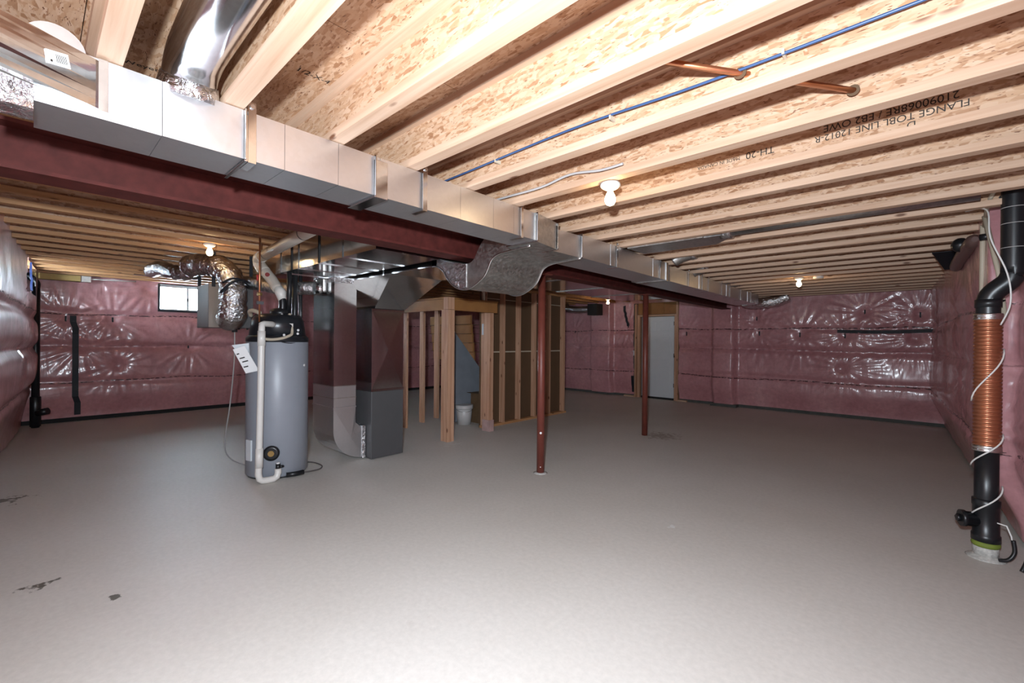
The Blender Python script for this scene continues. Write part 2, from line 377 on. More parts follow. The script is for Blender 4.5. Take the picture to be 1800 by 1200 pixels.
# ---- pink insulation blankets behind poly film
def sstep(a, b, x):
    t = max(0, min(1, (x-a)/(b-a))); return t*t*(3-2*t)
def blanket(parent, key, org, udir, ndir, L, z0, z1, t_base, t_mid, straps, pins, hole=None, bumps=(), seed=0, du=0.028, dz=0.026, zfull=0.45):
    org = Vector(org); ud = Vector(udir).normalized(); nd = Vector(ndir).normalized()
    nu = int(L/du); nz = int((z1-z0)/dz); V = []; idx = {}; F = []
    for j in range(nz+1):
        z = z0+(z1-z0)*j/nz
        for i in range(nu+1):
            u = L*i/nu
            t = t_base+(t_mid-t_base)*sstep(z0, zfull, z)
            for zs, dep, wd in straps:
                t -= dep*math.exp(-((z-zs-0.02*math.sin(u*1.3+seed))/wd)**2)
            t += 0.030*noise.noise((u*0.8+seed, z*1.1, seed)) + 0.014*noise.noise((u*2.6, z*1.4+seed, seed))
            t += 0.005*noise.noise((u*3.0+z*4.0, z*0.9-u*0.5+seed*2, seed)) + 0.0025*noise.noise((u*11.0-z*6.0, z*1.5+seed, seed))
            for c, hw, am in bumps:
                t += am*sstep(hw+0.07, hw-0.02, abs(u-c))
            for pu, pz in pins:
                dx, dy = u-pu, z-pz; d = math.hypot(dx, dy)
                if d < 0.75:
                    a = math.atan2(dy, dx)
                    t += -0.045*math.exp(-(d/0.09)**2) + 0.0058*math.sin(a*15+pu*7)*math.exp(-((d-0.24)/0.20)**2) + 0.0038*math.sin(a*26+pz*9+pu+2*math.sin(a*3))*math.exp(-((d-0.36)/0.20)**2)
            t = max(0.012, t)
            p = org+ud*u+nd*t; V.append((p.x, p.y, z)); 
    flip = ud.cross(Vector((0, 0, 1))).dot(nd) < 0
    for j in range(nz):
        for i in range(nu):
            u = L*(i+0.5)/nu; z = z0+(z1-z0)*(j+0.5)/nz
            if hole and any(h[0] < u < h[1] and h[2] < z < h[3] for h in hole): continue
            a = j*(nu+1)+i; q = (a, a+1, a+nu+2, a+nu+1)
            F.append(q[::-1] if flip else q)
    mb = MB(); mb.add(V, F, True)
    o = mb.build('insulation_blanket', key, parent)
    def at(u, z):
        i = min(nu, max(0, round(u/L*nu))); j = min(nz, max(0, round((z-z0)/(z1-z0)*nz))); return Vector(V[j*(nu+1)+i])
    return o, at
ST = [(0.64, 0.045, 0.06), (1.22, 0.05, 0.07), (1.66, 0.035, 0.06)]
ur = Vector((XR(10.2)-XR(-1.0), 11.2, 0)); 
bl_r, at_r = blanket(wall_right, 'pink_back', (XR(-1.0), -1.0, 0), ur, (-1, -0.045, 0), ur.length, 0.03, ZTOP, 0.07, 0.245, [(0.64, 0.02, 0.05), (1.22, 0.025, 0.06), (1.66, 0.02, 0.05)],
                     [(1.0+y, z) for y, z in ((8.9, 1.6), (7.6, 1.25), (6.6, 1.72), (6.2, 1.0), (5.3, 1.6), (4.0, 1.7), (5.6, 0.6), (4.7, 0.75))], bumps=((4.45, 1.05, -0.125),), seed=3, zfull=0.6)
uf = Vector((-10.2, YF(-9.8)-YF(0.4), 0))
bl_f, at_f = blanket(wall_front, 'pink_left', (0.4, YF(0.4), 0), uf, (-0.058, 1, 0), uf.length, 0.03, ZTOP, 0.10, 0.27, ST,
                     [(8.6, 1.9), (9.3, 1.5), (8.0, 1.2)], hole=[(8.32, 9.72, 1.93, 2.33)], seed=11, zfull=0.9)
ub = 10.8
bl_b, at_b = blanket(wall_back, 'pink_back', (-10.2, YBW, 0), (1, 0, 0), (0, -1, 0), ub, 0.06, 2.58, 0.07, 0.15, [(0.66, 0.03, 0.05), (1.22, 0.045, 0.06), (1.64, 0.03, 0.05)],
                     [(10.2+x, z) for x, z in ((-2.45, 1.55), (-1.75, 1.52), (-1.05, 1.5), (-2.5, 1.85), (-0.78, 1.92), (-0.05, 1.85), (-0.1, 1.45), (-3.95, 1.55), (-7.0, 1.6), (-6.9, 1.15), (-5.4, 1.75), (-5.6, 1.0), (-1.1, 0.9))],
                     hole=[(10.2+DX0-0.14, 10.2+DX1+0.14, 0, 2.3)], bumps=((10.2-3.12, 0.20, 0.16), (10.2-6.12, 0.28, 0.14)), seed=5)
bl_l, at_l = blanket(wall_left, 'pink_left', (XLW, -0.2, 0), (0, 1, 0), (1, 0, 0), 10.3, 0.07, 2.58, 0.10, 0.17, [(0.64, 0.03, 0.05), (1.22, 0.045, 0.06), (1.75, 0.03, 0.05)],
                     [(0.2+y, z) for y, z in ((0.37, 1.66), (0.92, 1.66), (0.55, 1.2), (1.0, 0.9), (2.0, 1.2), (1.4, 2.2), (3.4, 1.6), (3.0, 0.7), (5.2, 1.5))],
                     hole=[(WY0+0.2-0.02, WY1+0.2+0.02, WZ0-0.02, WZ1+0.02)], seed=8)
# fastener pins and sheathing tape on the film
def pin(at, parent, u, z, ax):
    p = at(u, z); mb = MB()
    if ax == 'x': mb.box(p.x-0.004, p.x+0.012, p.y-0.011, p.y+0.011, z-0.045, z+0.045)
    else: mb.box(p.x-0.011, p.x+0.011, p.y-0.012, p.y+0.004, z-0.045, z+0.045)
    mb.build('fastener_pin', 'black_tape', parent)
for x, z in ((-2.45, 1.55), (-1.75, 1.52), (-1.05, 1.5), (-2.5, 1.85), (-0.78, 1.92), (-0.05, 1.85), (-3.95, 1.55), (-7.0, 1.6), (-5.4, 1.75)):
    pin(at_b, wall_back, x+10.2, z, 'y')
for y, z in ((0.37, 1.66), (0.92, 1.66), (2.0, 1.2), (3.4, 1.6)):
    pin(at_l, wall_left, y+0.2, z, 'x')
def tape(at, parent, pts, wd, mat, nrm, name='tape_strip'):
    nrm = Vector(nrm); V = []; F = []
    raw = [at(u, z) for u, z in pts]; hts = [p.dot(nrm) for p in raw]
    for k, (u, z) in enumerate(pts):
        p = raw[k]; win = hts[max(0, k-2):k+3]; h = max(hts[k], sum(win)/len(win))
        q = Vector((p.x, p.y, z))+nrm*(h-hts[k]+0.014)
        a = pts[min(k+1, len(pts)-1)]; b_ = pts[max(k-1, 0)]
        du, dz_ = a[0]-b_[0], a[1]-b_[1]; ln = math.hypot(du, dz_)
        ud = Vector((1, 0, 0)) if abs(nrm.y) > 0.5 else Vector((0, 1, 0))
        sd = ud*(-dz_/ln)+Vector((0, 0, du/ln))
        V += [q+sd*wd/2+nrm*0.001, q-sd*wd/2+nrm*0.001, q-sd*wd/2-nrm*0.02, q+sd*wd/2-nrm*0.02]
    for k in range(len(pts)-1):
        o = 4*k
        for j in range(4): F.append((o+j, o+(j+1) % 4, o+4+(j+1) % 4, o+4+j))
    F += [(0, 1, 2, 3), tuple(4*len(pts)-4+j for j in (3, 2, 1, 0))]
    return MB().add(V, F).build(name, mat, parent)
tape(at_l, wall_left, [(0.2+0.455+0.04*k/16, 1.71-1.60*k/16) for k in range(17)], 0.075, 'black_tape', (1, 0, 0))
tape(at_b, wall_back, [(10.2-1.17+1.28*k/14, 1.585-0.02*math.sin(k/14*3.1)) for k in range(15)], 0.06, 'black_tape', (0, -1, 0))
tape(at_b, wall_back, [(10.2-5.50+0.10*k/8, 2.25-0.5*k/8) for k in range(9)], 0.06, 'black_tape', (0, -1, 0))
tape(at_b, wall_back, [(10.2-5.25, 0.12+0.4*k/6) for k in range(7)], 0.06, 'black_tape', (0, -1, 0))
tape(at_f, wall_front, [(0.4+8.45, 2.32-0.36*k/8) for k in range(9)], 0.10, 'blue_tape', (0, 1, 0))
# dark membrane curb at the foot of walls
structure(MB().box(DX1+0.12, 0.4, YBW-0.05, YBW, 0, 0.07).box(-10.1, DX0-0.12, YBW-0.05, YBW, 0, 0.07).box(-3.38, -2.86, YBW-0.24, YBW-0.05, 0, 0.06).build('baseboard_back', 'concrete_dark'))
structure(MB().box(XLW, XLW+0.07, -0.2, 10.15, 0, 0.075).build('baseboard_left', 'dark_gap'))

# ---- windows
def window(name, parts):
    root = None
    for i, (nm, mb, mat) in enumerate(parts):
        o = mb.build(nm, mat, root)
        if i == 0: root = structure(o)
    return root
f = MB(); xw = XLW-0.12; t = 0.035
f.box(xw, xw+0.06, WY0, WY1, WZ0, WZ0+t).box(xw, xw+0.06, WY0, WY1, WZ1-t, WZ1).box(xw, xw+0.06, WY0, WY0+t, WZ0, WZ1).box(xw, xw+0.06, WY1-t, WY1, WZ0, WZ1)
ym = WY0+0.455
window('window_1', [('window_1', f, 'white_paint'), ('mullion', MB().box(xw-0.005, xw+0.065, ym-0.018, ym+0.018, WZ0+t, WZ1-t), 'white_paint'),
                    ('pane', MB().box(xw+0.025, xw+0.031, WY0+t, ym-0.018, WZ0+t, WZ1-t), 'window_glass'), ('pane', MB().box(xw+0.025, xw+0.031, ym+0.018, WY1-t, WZ0+t, WZ1-t), 'window_glass'),
                    ('latch', MB().box(xw+0.06, xw+0.075, ym-0.01, ym+0.01, 2.06, 2.11), 'black_plastic'),
                    ('return_trim', MB().box(XLW-0.06, XLW+0.19, WY0-0.03, WY0, WZ0-0.03, WZ1).box(XLW-0.06, XLW+0.19, WY1, WY1+0.03, WZ0-0.03, WZ1).box(XLW-0.06, XLW+0.20, WY0-0.03, WY1+0.03, WZ0-0.03, WZ0), 'black_tape')])
f = MB(); yf = YF(-8.6)-0.10
f.box(FX0, FX1, yf-0.05, yf, FZ0, FZ0+t).box(FX0, FX1, yf-0.05, yf, FZ1-t, FZ1).box(FX0, FX0+t, yf-0.05, yf, FZ0, FZ1).box(FX1-t, FX1, yf-0.05, yf, FZ0, FZ1)
window('window_2', [('window_2', f, 'white_paint'), ('pane', MB().box(FX0+t, FX1-t, yf-0.03, yf-0.024, FZ0+t, FZ1-t), 'window_glass')])

# ---- door in back wall
dr = structure(MB().box(DX0+0.03, DX1-0.03, YBW-0.03, YBW+0.012, 0.045, DZ).build('door_1', 'white_paint'))
for (a, b_) in ((0.13, 0.39), (0.47, 0.73)):
    for (c, d_) in ((0.18, 0.78), (0.95, 1.50), (1.62, 1.85)):
        MB().box(DX0+a, DX0+b_, YBW-0.036, YBW-0.03, c, d_).build('door_panel', 'white_paint', dr, bevel=0.004)
MB().tube([(DX0+0.10, YBW-0.03, 0.96), (DX0+0.10, YBW-0.075, 0.96), (DX0+0.10, YBW-0.09, 0.96)], [0.012, 0.014, 0.026]).build('door_handle', 'steel_bright', dr)
for z in (0.30, 1.0, 1.75): MB().box(DX1-0.035, DX1-0.018, YBW-0.042, YBW-0.03, z, z+0.09).build('hinge', 'black_plastic', dr)
MB().box(DX0+0.02, DX1-0.02, YBW-0.05, YBW+0.02, 0.0, 0.042).build('threshold', 'dark_gap', dr)
MB().box(DX0-0.13, DX0-0.08, YBW-0.11, YBW+0.02, 0, 2.28).build('frame_stud', 'lumber_z', dr)
MB().box(DX0-0.07, DX0-0.0, YBW-0.09, YBW+0.02, 0, 2.0).build('frame_stud', 'lumber_z', dr)
MB().box(DX1, DX1+0.045, YBW-0.09, YBW+0.02, 0, 2.0).build('frame_stud', 'lumber_z', dr)
MB().box(DX1+0.05, DX1+0.10, YBW-0.11, YBW+0.02, 0, 2.28).build('frame_stud', 'lumber_z', dr)
MB().box(DX0-0.07, DX1+0.045, YBW-0.085, YBW+0.02, DZ+0.01, DZ+0.05).build('frame_header', 'lumber_x', dr)
for k in range(3): MB().box(DX0-0.06+0.33*k, DX0+0.26+0.33*k, YBW-0.06, YBW-0.01, DZ+0.06, 2.30).build('header_board', 'wood_orange', dr)
MB().box(DX0-0.40, DX0-0.13, YBW-0.13, YBW-0.04, 0, 0.035).box(DX1+0.10, DX1+0.30, YBW-0.13, YBW-0.04, 0, 0.035).build('sill_plate', 'lumber_x', dr)
MB().box(DX0-0.20, DX0-0.13, YBW-0.15, YBW-0.11, 1.02, 1.14).build('switch_box', 'white_paint', dr)

# ------------------------------------------------------------------ ceiling: subfloor panels and joists
def panels(xs, ys, z):
    k = 0
    for i in range(len(xs)-1):
        off = 1.22 if i % 2 else 0.0
        y = ys[0]-off
        while y < ys[1]:
            a, b_ = max(y, ys[0]), min(y+2.44, ys[1])
            if b_-a > 0.05: MB().box(xs[i]+0.0015, xs[i+1]-0.0015, a+0.0015, b_-0.0015, z, z+0.018).build('panel', 'osb_floor', ceil)
            y += 2.44
panels([-2.99, -2.768, -1.548, -0.328, 0.95], (-1.1, 10.45), ZR+JD)
panels([-10.4, -9.2, -7.98, -6.76, -5.54, -4.32, -3.0], (-0.9, 10.45), ZL+JD)
FWD, FH, WT = 0.064, 0.038, 0.010
def me_box(name, x0, x1, y0, y1, z0, z1, mat, groove=0.0):
    mb = MB().box(x0, x1, y0, y1, z0, z1); me = bpy.data.meshes.new(name); me.from_pydata(mb.v, [], mb.f); me.update(); me.materials.append(M[mat]); return me
def joist_set(axis, positions, s0, s1, z, wmat, fmat):
    L = s1-s0
    def bx(nm, hw, za, zb, mat):
        return me_box(nm, 0, L, -hw, hw, za, zb, mat) if axis == 'x' else me_box(nm, -hw, hw, 0, L, za, zb, mat)
    wm = bx('joist', WT/2, FH*0.6, JD-FH*0.6, wmat); bm_ = bx('bottom_flange', FWD/2, 0, FH, fmat); tm = bx('top_flange', FWD/2, JD-FH, JD, fmat)
    res = []
    for p in positions:
        o = bpy.data.objects.new('joist', wm); COL.objects.link(o); o.parent = ceil
        o.location = (s0, p, z) if axis == 'x' else (p, s0, z); WL[o.name] = Vector(o.location)
        for nm, me in (('bottom_flange', bm_), ('top_flange', tm)):
            c = bpy.data.objects.new(nm, me); COL.objects.link(c); c.parent = o; WL[c.name] = Vector(o.location)
        res.append(o)
    return res
YJ = [0.165]+[1.33+0.406*k for k in range(-2, 22)]
jr = joist_set('x', YJ, -2.80, 0.42, ZR, 'osb_web_x', 'lumber_x')
XJ = [-4.555+0.4064*2-0.4064*k for k in range(0, 17)]
jl = joist_set('y', XJ, -0.35, 10.15, ZL, 'osb_web_y', 'lumber_y')
# dark sealant at joist ends on right wall
for k, y in enumerate(YJ):
    if y > 4.8:
        xx = 0.365-0.022*(y-4); mb = MB(); mb.sphere((xx, y, ZR+0.03), 0.026+0.012*(k % 3), 7, 1.5); mb.build('joist_end_seal', 'black_plastic', jr[k])
# ink stamps on joist webs (upside down, as delivered)
def stamp(j, y, x, z, body, size):
    text_part('ink_stamp', body, size, 'ink', j, (x, y-WT/2-0.0015, z), (-1, 0, 0), (0, 0, -1))
jd = jr[YJ.index(1.33+0.406*3)]; yd = 1.33+0.406*3
stamp(jd, yd, 0.10, 2.395, '21090068RE / EB2 OWE', 0.045)
stamp(jd, yd, 0.13, 2.352, 'FLANGE TOBL LINE 12012-R', 0.042)
stamp(jd, yd, -0.03, 2.315, 'D', 0.042)
stamp(jd, yd, -0.56, 2.362, 'TH-20', 0.05)
stamp(jd, yd, -0.72, 2.352, 'MADE IN CANADA', 0.026)
# ink stamps on underside of subfloor
text_part('ink_stamp', 'Weyerh', 0.042, 'ink', ceil, (-2.40, 0.245, ZR+JD-0.0015), (0.2, 1, 0), (1, -0.2, 0))
text_part('ink_stamp', '1/2-X-4 SHEATHING', 0.045, 'ink', ceil, (-1.93, 0.74, ZR+JD-0.0015), (0, 1, 0), (1, 0, 0))
text_part('ink_stamp', 'SPAN 24', 0.045, 'ink', ceil, (-1.86, 0.98, ZR+JD-0.0015), (0, 1, 0), (1, 0, 0))

# ------------------------------------------------------------------ steel beam and columns
SH = 0.022
bt = thing('steel_beam', 'dark red painted steel I beam running under the joists beside the long duct', 'beam', (-2.82, 4.5, 2.055))
BC, BHW, BB, BT_ = -2.825, 0.09, 2.055, 2.262
MB().box(BC-BHW, BC+BHW, -0.75, 10.10, BB, BB+0.016).build('bottom_flange', 'beam_red', bt, SH)
MB().box(BC-BHW, BC+BHW, -0.75, 10.10, BT_-0.016, BT_).build('top_flange', 'beam_red', bt, SH)
MB().box(BC-0.006, BC+0.006, -0.75, 10.10, BB+0.016, BT_-0.016).build('web', 'beam_red', bt, SH)
for k, (x, y, lab) in enumerate(((-2.905, 3.585, 'round dark red steel column nearer the camera with a white paint chip'), (-2.985, 6.09, 'round dark red steel column standing in front of the white door'))):
    c = thing('steel_column', lab, 'column', (x, y, 0), 'steel columns under the beam')
    MB().lathe((x, y, 0), [(0.040, 0.0), (0.040, BB-0.008)], 24).build('post', 'column_red', c)
    MB().box(x-0.085, x+0.085, y-0.07, y+0.07, BB-0.010, BB-0.0005).build('cap_plate', 'column_red', c)
    if k == 0:
        d_ = Vector((-x, -y, 0)).normalized()
        for z, w_ in ((0.42, 0.012), (0.07, 0.005)):
            p = Vector((x, y, z))+d_*0.0405
            MB().tube([p-d_*0.004, p+d_*0.001], w_, 8).build('paint_chip', 'white_paper', c)
        MB().lathe((x, y, 0), [(0.075, 0.0), (0.05, 0.006), (0.041, 0.009)], 16).build('mortar_ring', 'plaster', c)

# ------------------------------------------------------------------ main supply duct (right of the beam)
dt = thing('supply_duct', 'long rectangular galvanized supply duct hung under the joists beside the red beam', 'duct', (-2.0, 0.0, 2.06))
cuts = [0.0, 0.30, 0.55, 0.70, 0.93, 1.14, 1.42, 1.66, 1.93, 2.12, 2.34]
for i in range(len(cuts)-1):
    a, b_ = cuts[i]+0.0008, cuts[i+1]-0.0008; e = (random.random()-0.5)*0.0012; e2 = (random.random()-0.5)*0.0012
    MB().hexa([(-2.16, a, 2.06), (-1.91+e, a, 2.06+e), (-1.91+e2, b_, 2.06+e2), (-2.16, b_, 2.06), (-2.16, a, 2.246), (-1.91-e, a, 2.246), (-1.91-e2, b_, 2.246), (-2.16, b_, 2.246)]).build('duct_section', 'galv', dt, SH)
MB().hexa([(-2.18, 2.34, 2.05), (-1.90, 2.34, 2.05), (-1.955, 2.66, 2.05), (-2.30, 2.66, 2.05), (-2.18, 2.34, 2.246), (-1.90, 2.34, 2.246), (-1.955, 2.66, 2.246), (-2.30, 2.66, 2.246)]).build('reducer', 'galv_dull', dt, SH)
MB().hexa([(-2.32, 2.66, 2.05), (-2.03, 2.66, 2.05), (-2.005, 3.06, 2.05), (-2.32, 3.06, 2.05), (-2.32, 2.66, 2.232), (-2.03, 2.66, 2.232), (-2.005, 3.06, 2.232), (-2.32, 3.06, 2.232)]).build('tee_section', 'galv', dt, SH)
c2 = [3.06, 3.55, 4.05, 4.45, 4.80]
for i in range(len(c2)-1): MB().box(-2.34, -2.005+0.002*(i % 2), c2[i], c2[i+1]-0.001, 2.055, 2.246).build('duct_section', 'galv', dt, SH)
c3 = [4.82, 5.4, 6.0, 6.6, 7.2, 7.8, 8.4, 9.15]
for i in range(len(c3)-1): MB().box(-2.44, -2.055-0.003*(i % 2), c3[i], c3[i+1]-0.001, 2.07, 2.246).build('duct_section', 'galv', dt, SH)
MB().box(-2.36, -1.995, 4.78, 4.83, 2.045, 2.248).build('drive_cleat', 'galv_dull', dt, SH)
def cleat(y, wd, x0=-2.165, x1=-1.90, z0=2.053, z1=2.247):
    mb = MB(); mb.box(x1-0.008, x1+0.004, y-wd/2, y+wd/2, z0, z1-0.02).box(x0, x1+0.004, y-wd/2, y+wd/2, z0-0.006, z0+0.004)
    mb.box(x1-0.006, x1+0.012, y-wd/2, y-wd/2+0.006, z0, z1); mb.build('s_cleat', 'galv_shiny', dt, SH, 0.002)
cleat(1.14, 0.07); cleat(2.345, 0.016, -2.18, -1.893); cleat(2.66, 0.014, -2.30, -1.95); cleat(3.06, 0.02, -2.34, -1.995)
cleat(0.555, 0.012)
def strap(y, x1=-1.90, z0=2.05, wd=0.028, x0=-2.0):
    mb = MB(); mb.box(x1+0.001, x1+0.004, y-wd/2, y+wd/2, z0, ZR+0.03).box(x0, x1+0.004, y-wd/2, y+wd/2, z0-0.004, z0)
    o = mb.build('hanger_strap', 'galv_shiny', dt, SH)
    MB().tube([(x1-SH*y+0.003, y, ZR+0.012), (x1-SH*y+0.012, y, ZR+0.012)], 0.009, 8).build('bolt', 'steel_bright', o)
strap(0.575); strap(1.40); strap(2.19, wd=0.022)
for y in (3.66, 4.62, 5.0): strap(y, -1.998 if y < 4.8 else -2.05, 2.052 if y < 4.8 else 2.068, 0.024, -2.1)
for y in (5.6, 6.1, 6.35, 6.95, 7.35, 7.95, 8.6): strap(y, -2.05, 2.066, 0.022, -2.15)
# 45 degree square to round boot and taped collar at the near end
rect = [Vector((-1.91, y, z)) for y, z in ((0.15, 2.235), (0.15, 2.085), (-0.20, 2.085), (-0.20, 2.235))]
cc, nn_ = Vector((-1.70, -0.34, 2.165)), Vector((0.62, -0.78, 0)).normalized(); hh = Vector((0.78, 0.62, 0)).normalized()
N = 24; R1 = []; R2 = []
def rectpt(t):
    t = (t % 1)*4; k = int(t); return rect[k].lerp(rect[(k+1) % 4], t-k)
for j in range(N):
    R1.append(rectpt(j/N)); a = math.pi/4-2*math.pi*j/N; R2.append(cc+(hh*math.cos(a)+Vector((0, 0, 1))*math.sin(a))*0.095)
mb = MB(); mb.rings([R1, [p.lerp(q, 0.08) for p, q in zip(R1, R2)], R2, [p+nn_*0.12 for p in R2]], True, False)
boot = mb.build('takeoff_boot', 'galv_shiny', dt)
MB().box(-1.912, -1.896, 0.138, 0.160, 2.078, 2.240).build('boot_flange', 'galv_shiny', dt)
MB().tube([cc+nn_*0.10, cc+nn_*0.20], 0.101, 24).build('taped_collar', 'foil', dt)
# rectangular label with bar code on the boot
q4 = [Vector(p) for p in ((-1.8285, 0.025, 2.1459), (-1.8593, 0.0731, 2.1609), (-1.8564, 0.0669, 2.1987), (-1.825, 0.0204, 2.1823))]
on = Vector((0.835, 0.551, 0.0)).normalized()
MB().hexa([p+on*0.001 for p in q4]+[p+on*0.003 for p in q4]).build('paper_label', 'white_paper', boot)
def on_label(u, v): return q4[0].lerp(q4[1], u).lerp(q4[3].lerp(q4[2], u), v)+on*0.0035
for k in range(7):
    u0 = 0.42+0.07*k; MB().add([on_label(u0, 0.2), on_label(u0+0.035, 0.2), on_label(u0+0.035, 0.8), on_label(u0, 0.8)], [(0, 1, 2, 3)]).build('bar_code_line', 'ink', boot)
MB().add([on_label(0.14, 0.16), on_label(0.24, 0.16), on_label(0.24, 0.34), on_label(0.14, 0.34)], [(0, 1, 2, 3)]).build('print_mark', 'ink', boot)
MB().box(-2.005, -1.90, -0.10, 0.0, 2.03, 2.235).build('taped_end', 'foil', dt, SH)
# capped round stub above duct
MB().tube([(-2.14, 0.045, 2.285), (-2.03, 0.045, 2.285)], 0.068, 28).build('capped_stub', 'galv_dull', dt)
MB().tube([(-2.03, 0.045, 2.285), (-2.018, 0.045, 2.285)], 0.072, 28).build('stub_cap', 'galv', dt)
# round branch pipe in joist bay
pp = thing('round_branch_pipe', 'shiny round galvanized branch pipe rising from the near duct into a joist bay', 'pipe', (-1.98, 0.385, 2.25))
MB().tube(smooth_path([(-1.975, 0.385, 2.262), (-1.965, 0.385, 2.30), (-1.90, 0.385, 2.345), (-1.75, 0.385, 2.362), (-1.2, 0.385, 2.365), (-0.4, 0.385, 2.365), (0.3, 0.385, 2.365)], 5), 0.083, 32).build('pipe', 'galv_shiny', pp)
MB().tube([(-1.985, 0.385, 2.249), (-1.975, 0.385, 2.275), (-1.955, 0.385, 2.305)], [0.098, 0.094, 0.087], 28).build('taped_collar', 'foil', pp)

# S-shaped offset passing under the beam
so = thing('offset_duct', 'S shaped galvanized offset duct dipping under the red beam', 'duct', (-2.8, 2.7, 1.79))
low = [(-3.22, 2.022), (-3.151, 2.018), (-3.062, 1.972), (-3.003, 1.90), (-2.938, 1.841), (-2.856, 1.804), (-2.794, 1.79), (-2.735, 1.79), (-2.666, 1.808), (-2.593, 1.843), (-2.537, 1.88), (-2.499, 1.933), (-2.468, 1.987), (-2.431, 2.015), (-2.363, 2.035), (-2.20, 2.045), (-2.066, 2.05)]
upr = [(-3.22, 2.10), (-3.15, 2.085), (-3.08, 2.066), (-3.02, 2.046), (-2.95, 2.030), (-2.86, 2.012), (-2.80, 2.0), (-2.735, 1.996), (-2.70, 2.003), (-2.68, 2.015), (-2.655, 2.04), (-2.635, 2.07), (-2.612, 2.104), (-2.59, 2.13), (-2.555, 2.165), (-2.47, 2.21), (-2.20, 2.24)]
def dens(pl):
    return [(p.x, p.z) for p in smooth_path([(x, 0, z) for x, z in pl], 3)]
lo_, up_ = dens(low), dens(upr); n_ = len(lo_)
Y0s, Y1s = 2.42, 3.05
mb = MB()
mb.add([(x, Y0s, z) for x, z in lo_]+[(x, Y0s, z) for x, z in up_], [(i, i+1, n_+i+1, n_+i) for i in range(n_-1)]).build('side_panel', 'galv_dull', so)
MB().add([(x, Y1s, z) for x, z in lo_]+[(x, Y1s, z) for x, z in up_], [(i+1, i, n_+i, n_+i+1) for i in range(n_-1)]).build('side_panel', 'galv_dull', so)
MB().add([(x, Y0s, z) for x, z in lo_]+[(x, Y1s, z) for x, z in lo_], [(i, n_+i, n_+i+1, i+1) for i in range(n_-1)], True).build('bottom_panel', 'galv_dull', so)
MB().add([(x, Y0s, z) for x, z in up_]+[(x, Y1s, z) for x, z in up_], [(i, i+1, n_+i+1, n_+i) for i in range(n_-1)], True).build('top_panel', 'galv_dull', so)
MB().tube([(x, Y0s-0.003, z-0.004) for x, z in lo_], 0.007, 8).build('seam', 'galv_shiny', so)
MB().tube([(x, Y1s+0.003, z-0.004) for x, z in lo_], 0.007, 8).build('seam', 'galv_shiny', so)
MB().box(-2.80, -2.755, Y0s-0.006, Y0s, 1.80, 1.995).build('foil_tape', 'foil', so)
MB().add([(x, Y0s-0.003, z) for x, z in lo_[3:19]]+[(x, Y0s-0.003, z) for x, z in up_[3:19]], [(i, i+1, 16+i+1, 16+i) for i in range(15)]).build('spangled_patch', 'foil', so)

# ------------------------------------------------------------------ trunks left of beam, furnace and return drop
ta = thing('return_air_duct', 'wide flat galvanized trunk duct crossing above the furnace behind the beam', 'duct', (-4.2, 2.05, 2.05))
xs = [-5.35, -4.9, -4.45, -4.0, -3.55, -3.02]
for i in range(5): MB().box(xs[i]+0.001, xs[i+1]-0.001, 1.75, 2.34, 2.05+0.001*(i % 2), 2.335).build('duct_section', 'galv_shiny', ta)
for x in xs[1:5]: MB().box(x-0.008, x+0.008, 1.742, 2.345, 2.044, 2.336).build('s_cleat', 'galv_shiny', ta)
MB().box(-4.62, -4.60, 1.742, 1.75, 2.05, 2.40).build('hanger_strap', 'dark_gap', ta); MB().box(-4.0, -3.98, 1.742, 1.75, 2.05, 2.40).build('hanger_strap', 'dark_gap', ta)
dd = thing('far_air_duct', 'galvanized trunk with shiny flat underside running beyond the red beam', 'duct', (-3.5, 5.3, 2.1))
for i in range(4): MB().box(-3.95, -3.05, 3.30+1.0*i, 4.298+1.0*i, 2.10, 2.335).build('duct_section', 'galv_shiny', dd, 0.012)
for i in range(1, 4): MB().box(-3.96, -3.04, 3.29+1.0*i, 3.31+1.0*i, 2.092, 2.336).build('s_cleat', 'galv_dull', dd, 0.012)

fu = thing('furnace', 'grey furnace cabinet with tall shiny sheet metal plenum above', 'furnace', (-4.85, 2.82, 0))
FXF, FY0, FY1 = -4.58, 2.61, 3.03
MB().box(-5.22, FXF, FY0, FY1, 0.012, 0.775).build('cabinet', 'furnace_grey', fu, bevel=0.006)
def crossbreak(x, y0, y1, z0, z1, d):   # plenum with cross-broken +X face
    c = (x+d, (y0+y1)/2, (z0+z1)/2)
    v = [(x, y0, z0), (x, y1, z0), (x, y1, z1), (x, y0, z1), c, (-5.2, y0, z0), (-5.2, y1, z0), (-5.2, y1, z1), (-5.2, y0, z1)]
    return MB().add(v, [(0, 1, 4), (1, 2, 4), (2, 3, 4), (3, 0, 4), (5, 0, 3, 8), (1, 6, 7, 2), (6, 5, 8, 7), (3, 2, 7, 8), (5, 6, 1, 0)])
crossbreak(FXF, FY0, FY1-0.01, 0.80, 1.70, 0.012).build('plenum', 'galv_shiny', fu)
MB().box(-5.2, FXF+0.008, FY0-0.008, FY1, 0.775, 0.80).build('plenum_flange', 'galv_shiny', fu)
MB().box(-5.2, FXF+0.008, FY0-0.008, FY1, 1.695, 1.715).build('plenum_flange', 'galv_shiny', fu)
tz = 2.02
MB().add([(FXF, FY0+0.03, 1.715), (FXF, FY1, 1.715), (-5.2, FY1, 1.715), (-5.2, FY0+0.03, 1.715), (-3.88, 2.42, tz), (-3.88, 3.05, tz), (-4.95, 3.05, tz), (-4.95, 2.42, tz), (-4.25, 2.78, 1.872)],
         [(0, 1, 8), (1, 5, 8), (5, 4, 8), (4, 0, 8), (1, 2, 6, 5), (2, 3, 7, 6), (3, 0, 4, 7), (3, 2, 1, 0), (4, 5, 6, 7)]).build('transition', 'galv_shiny', fu)
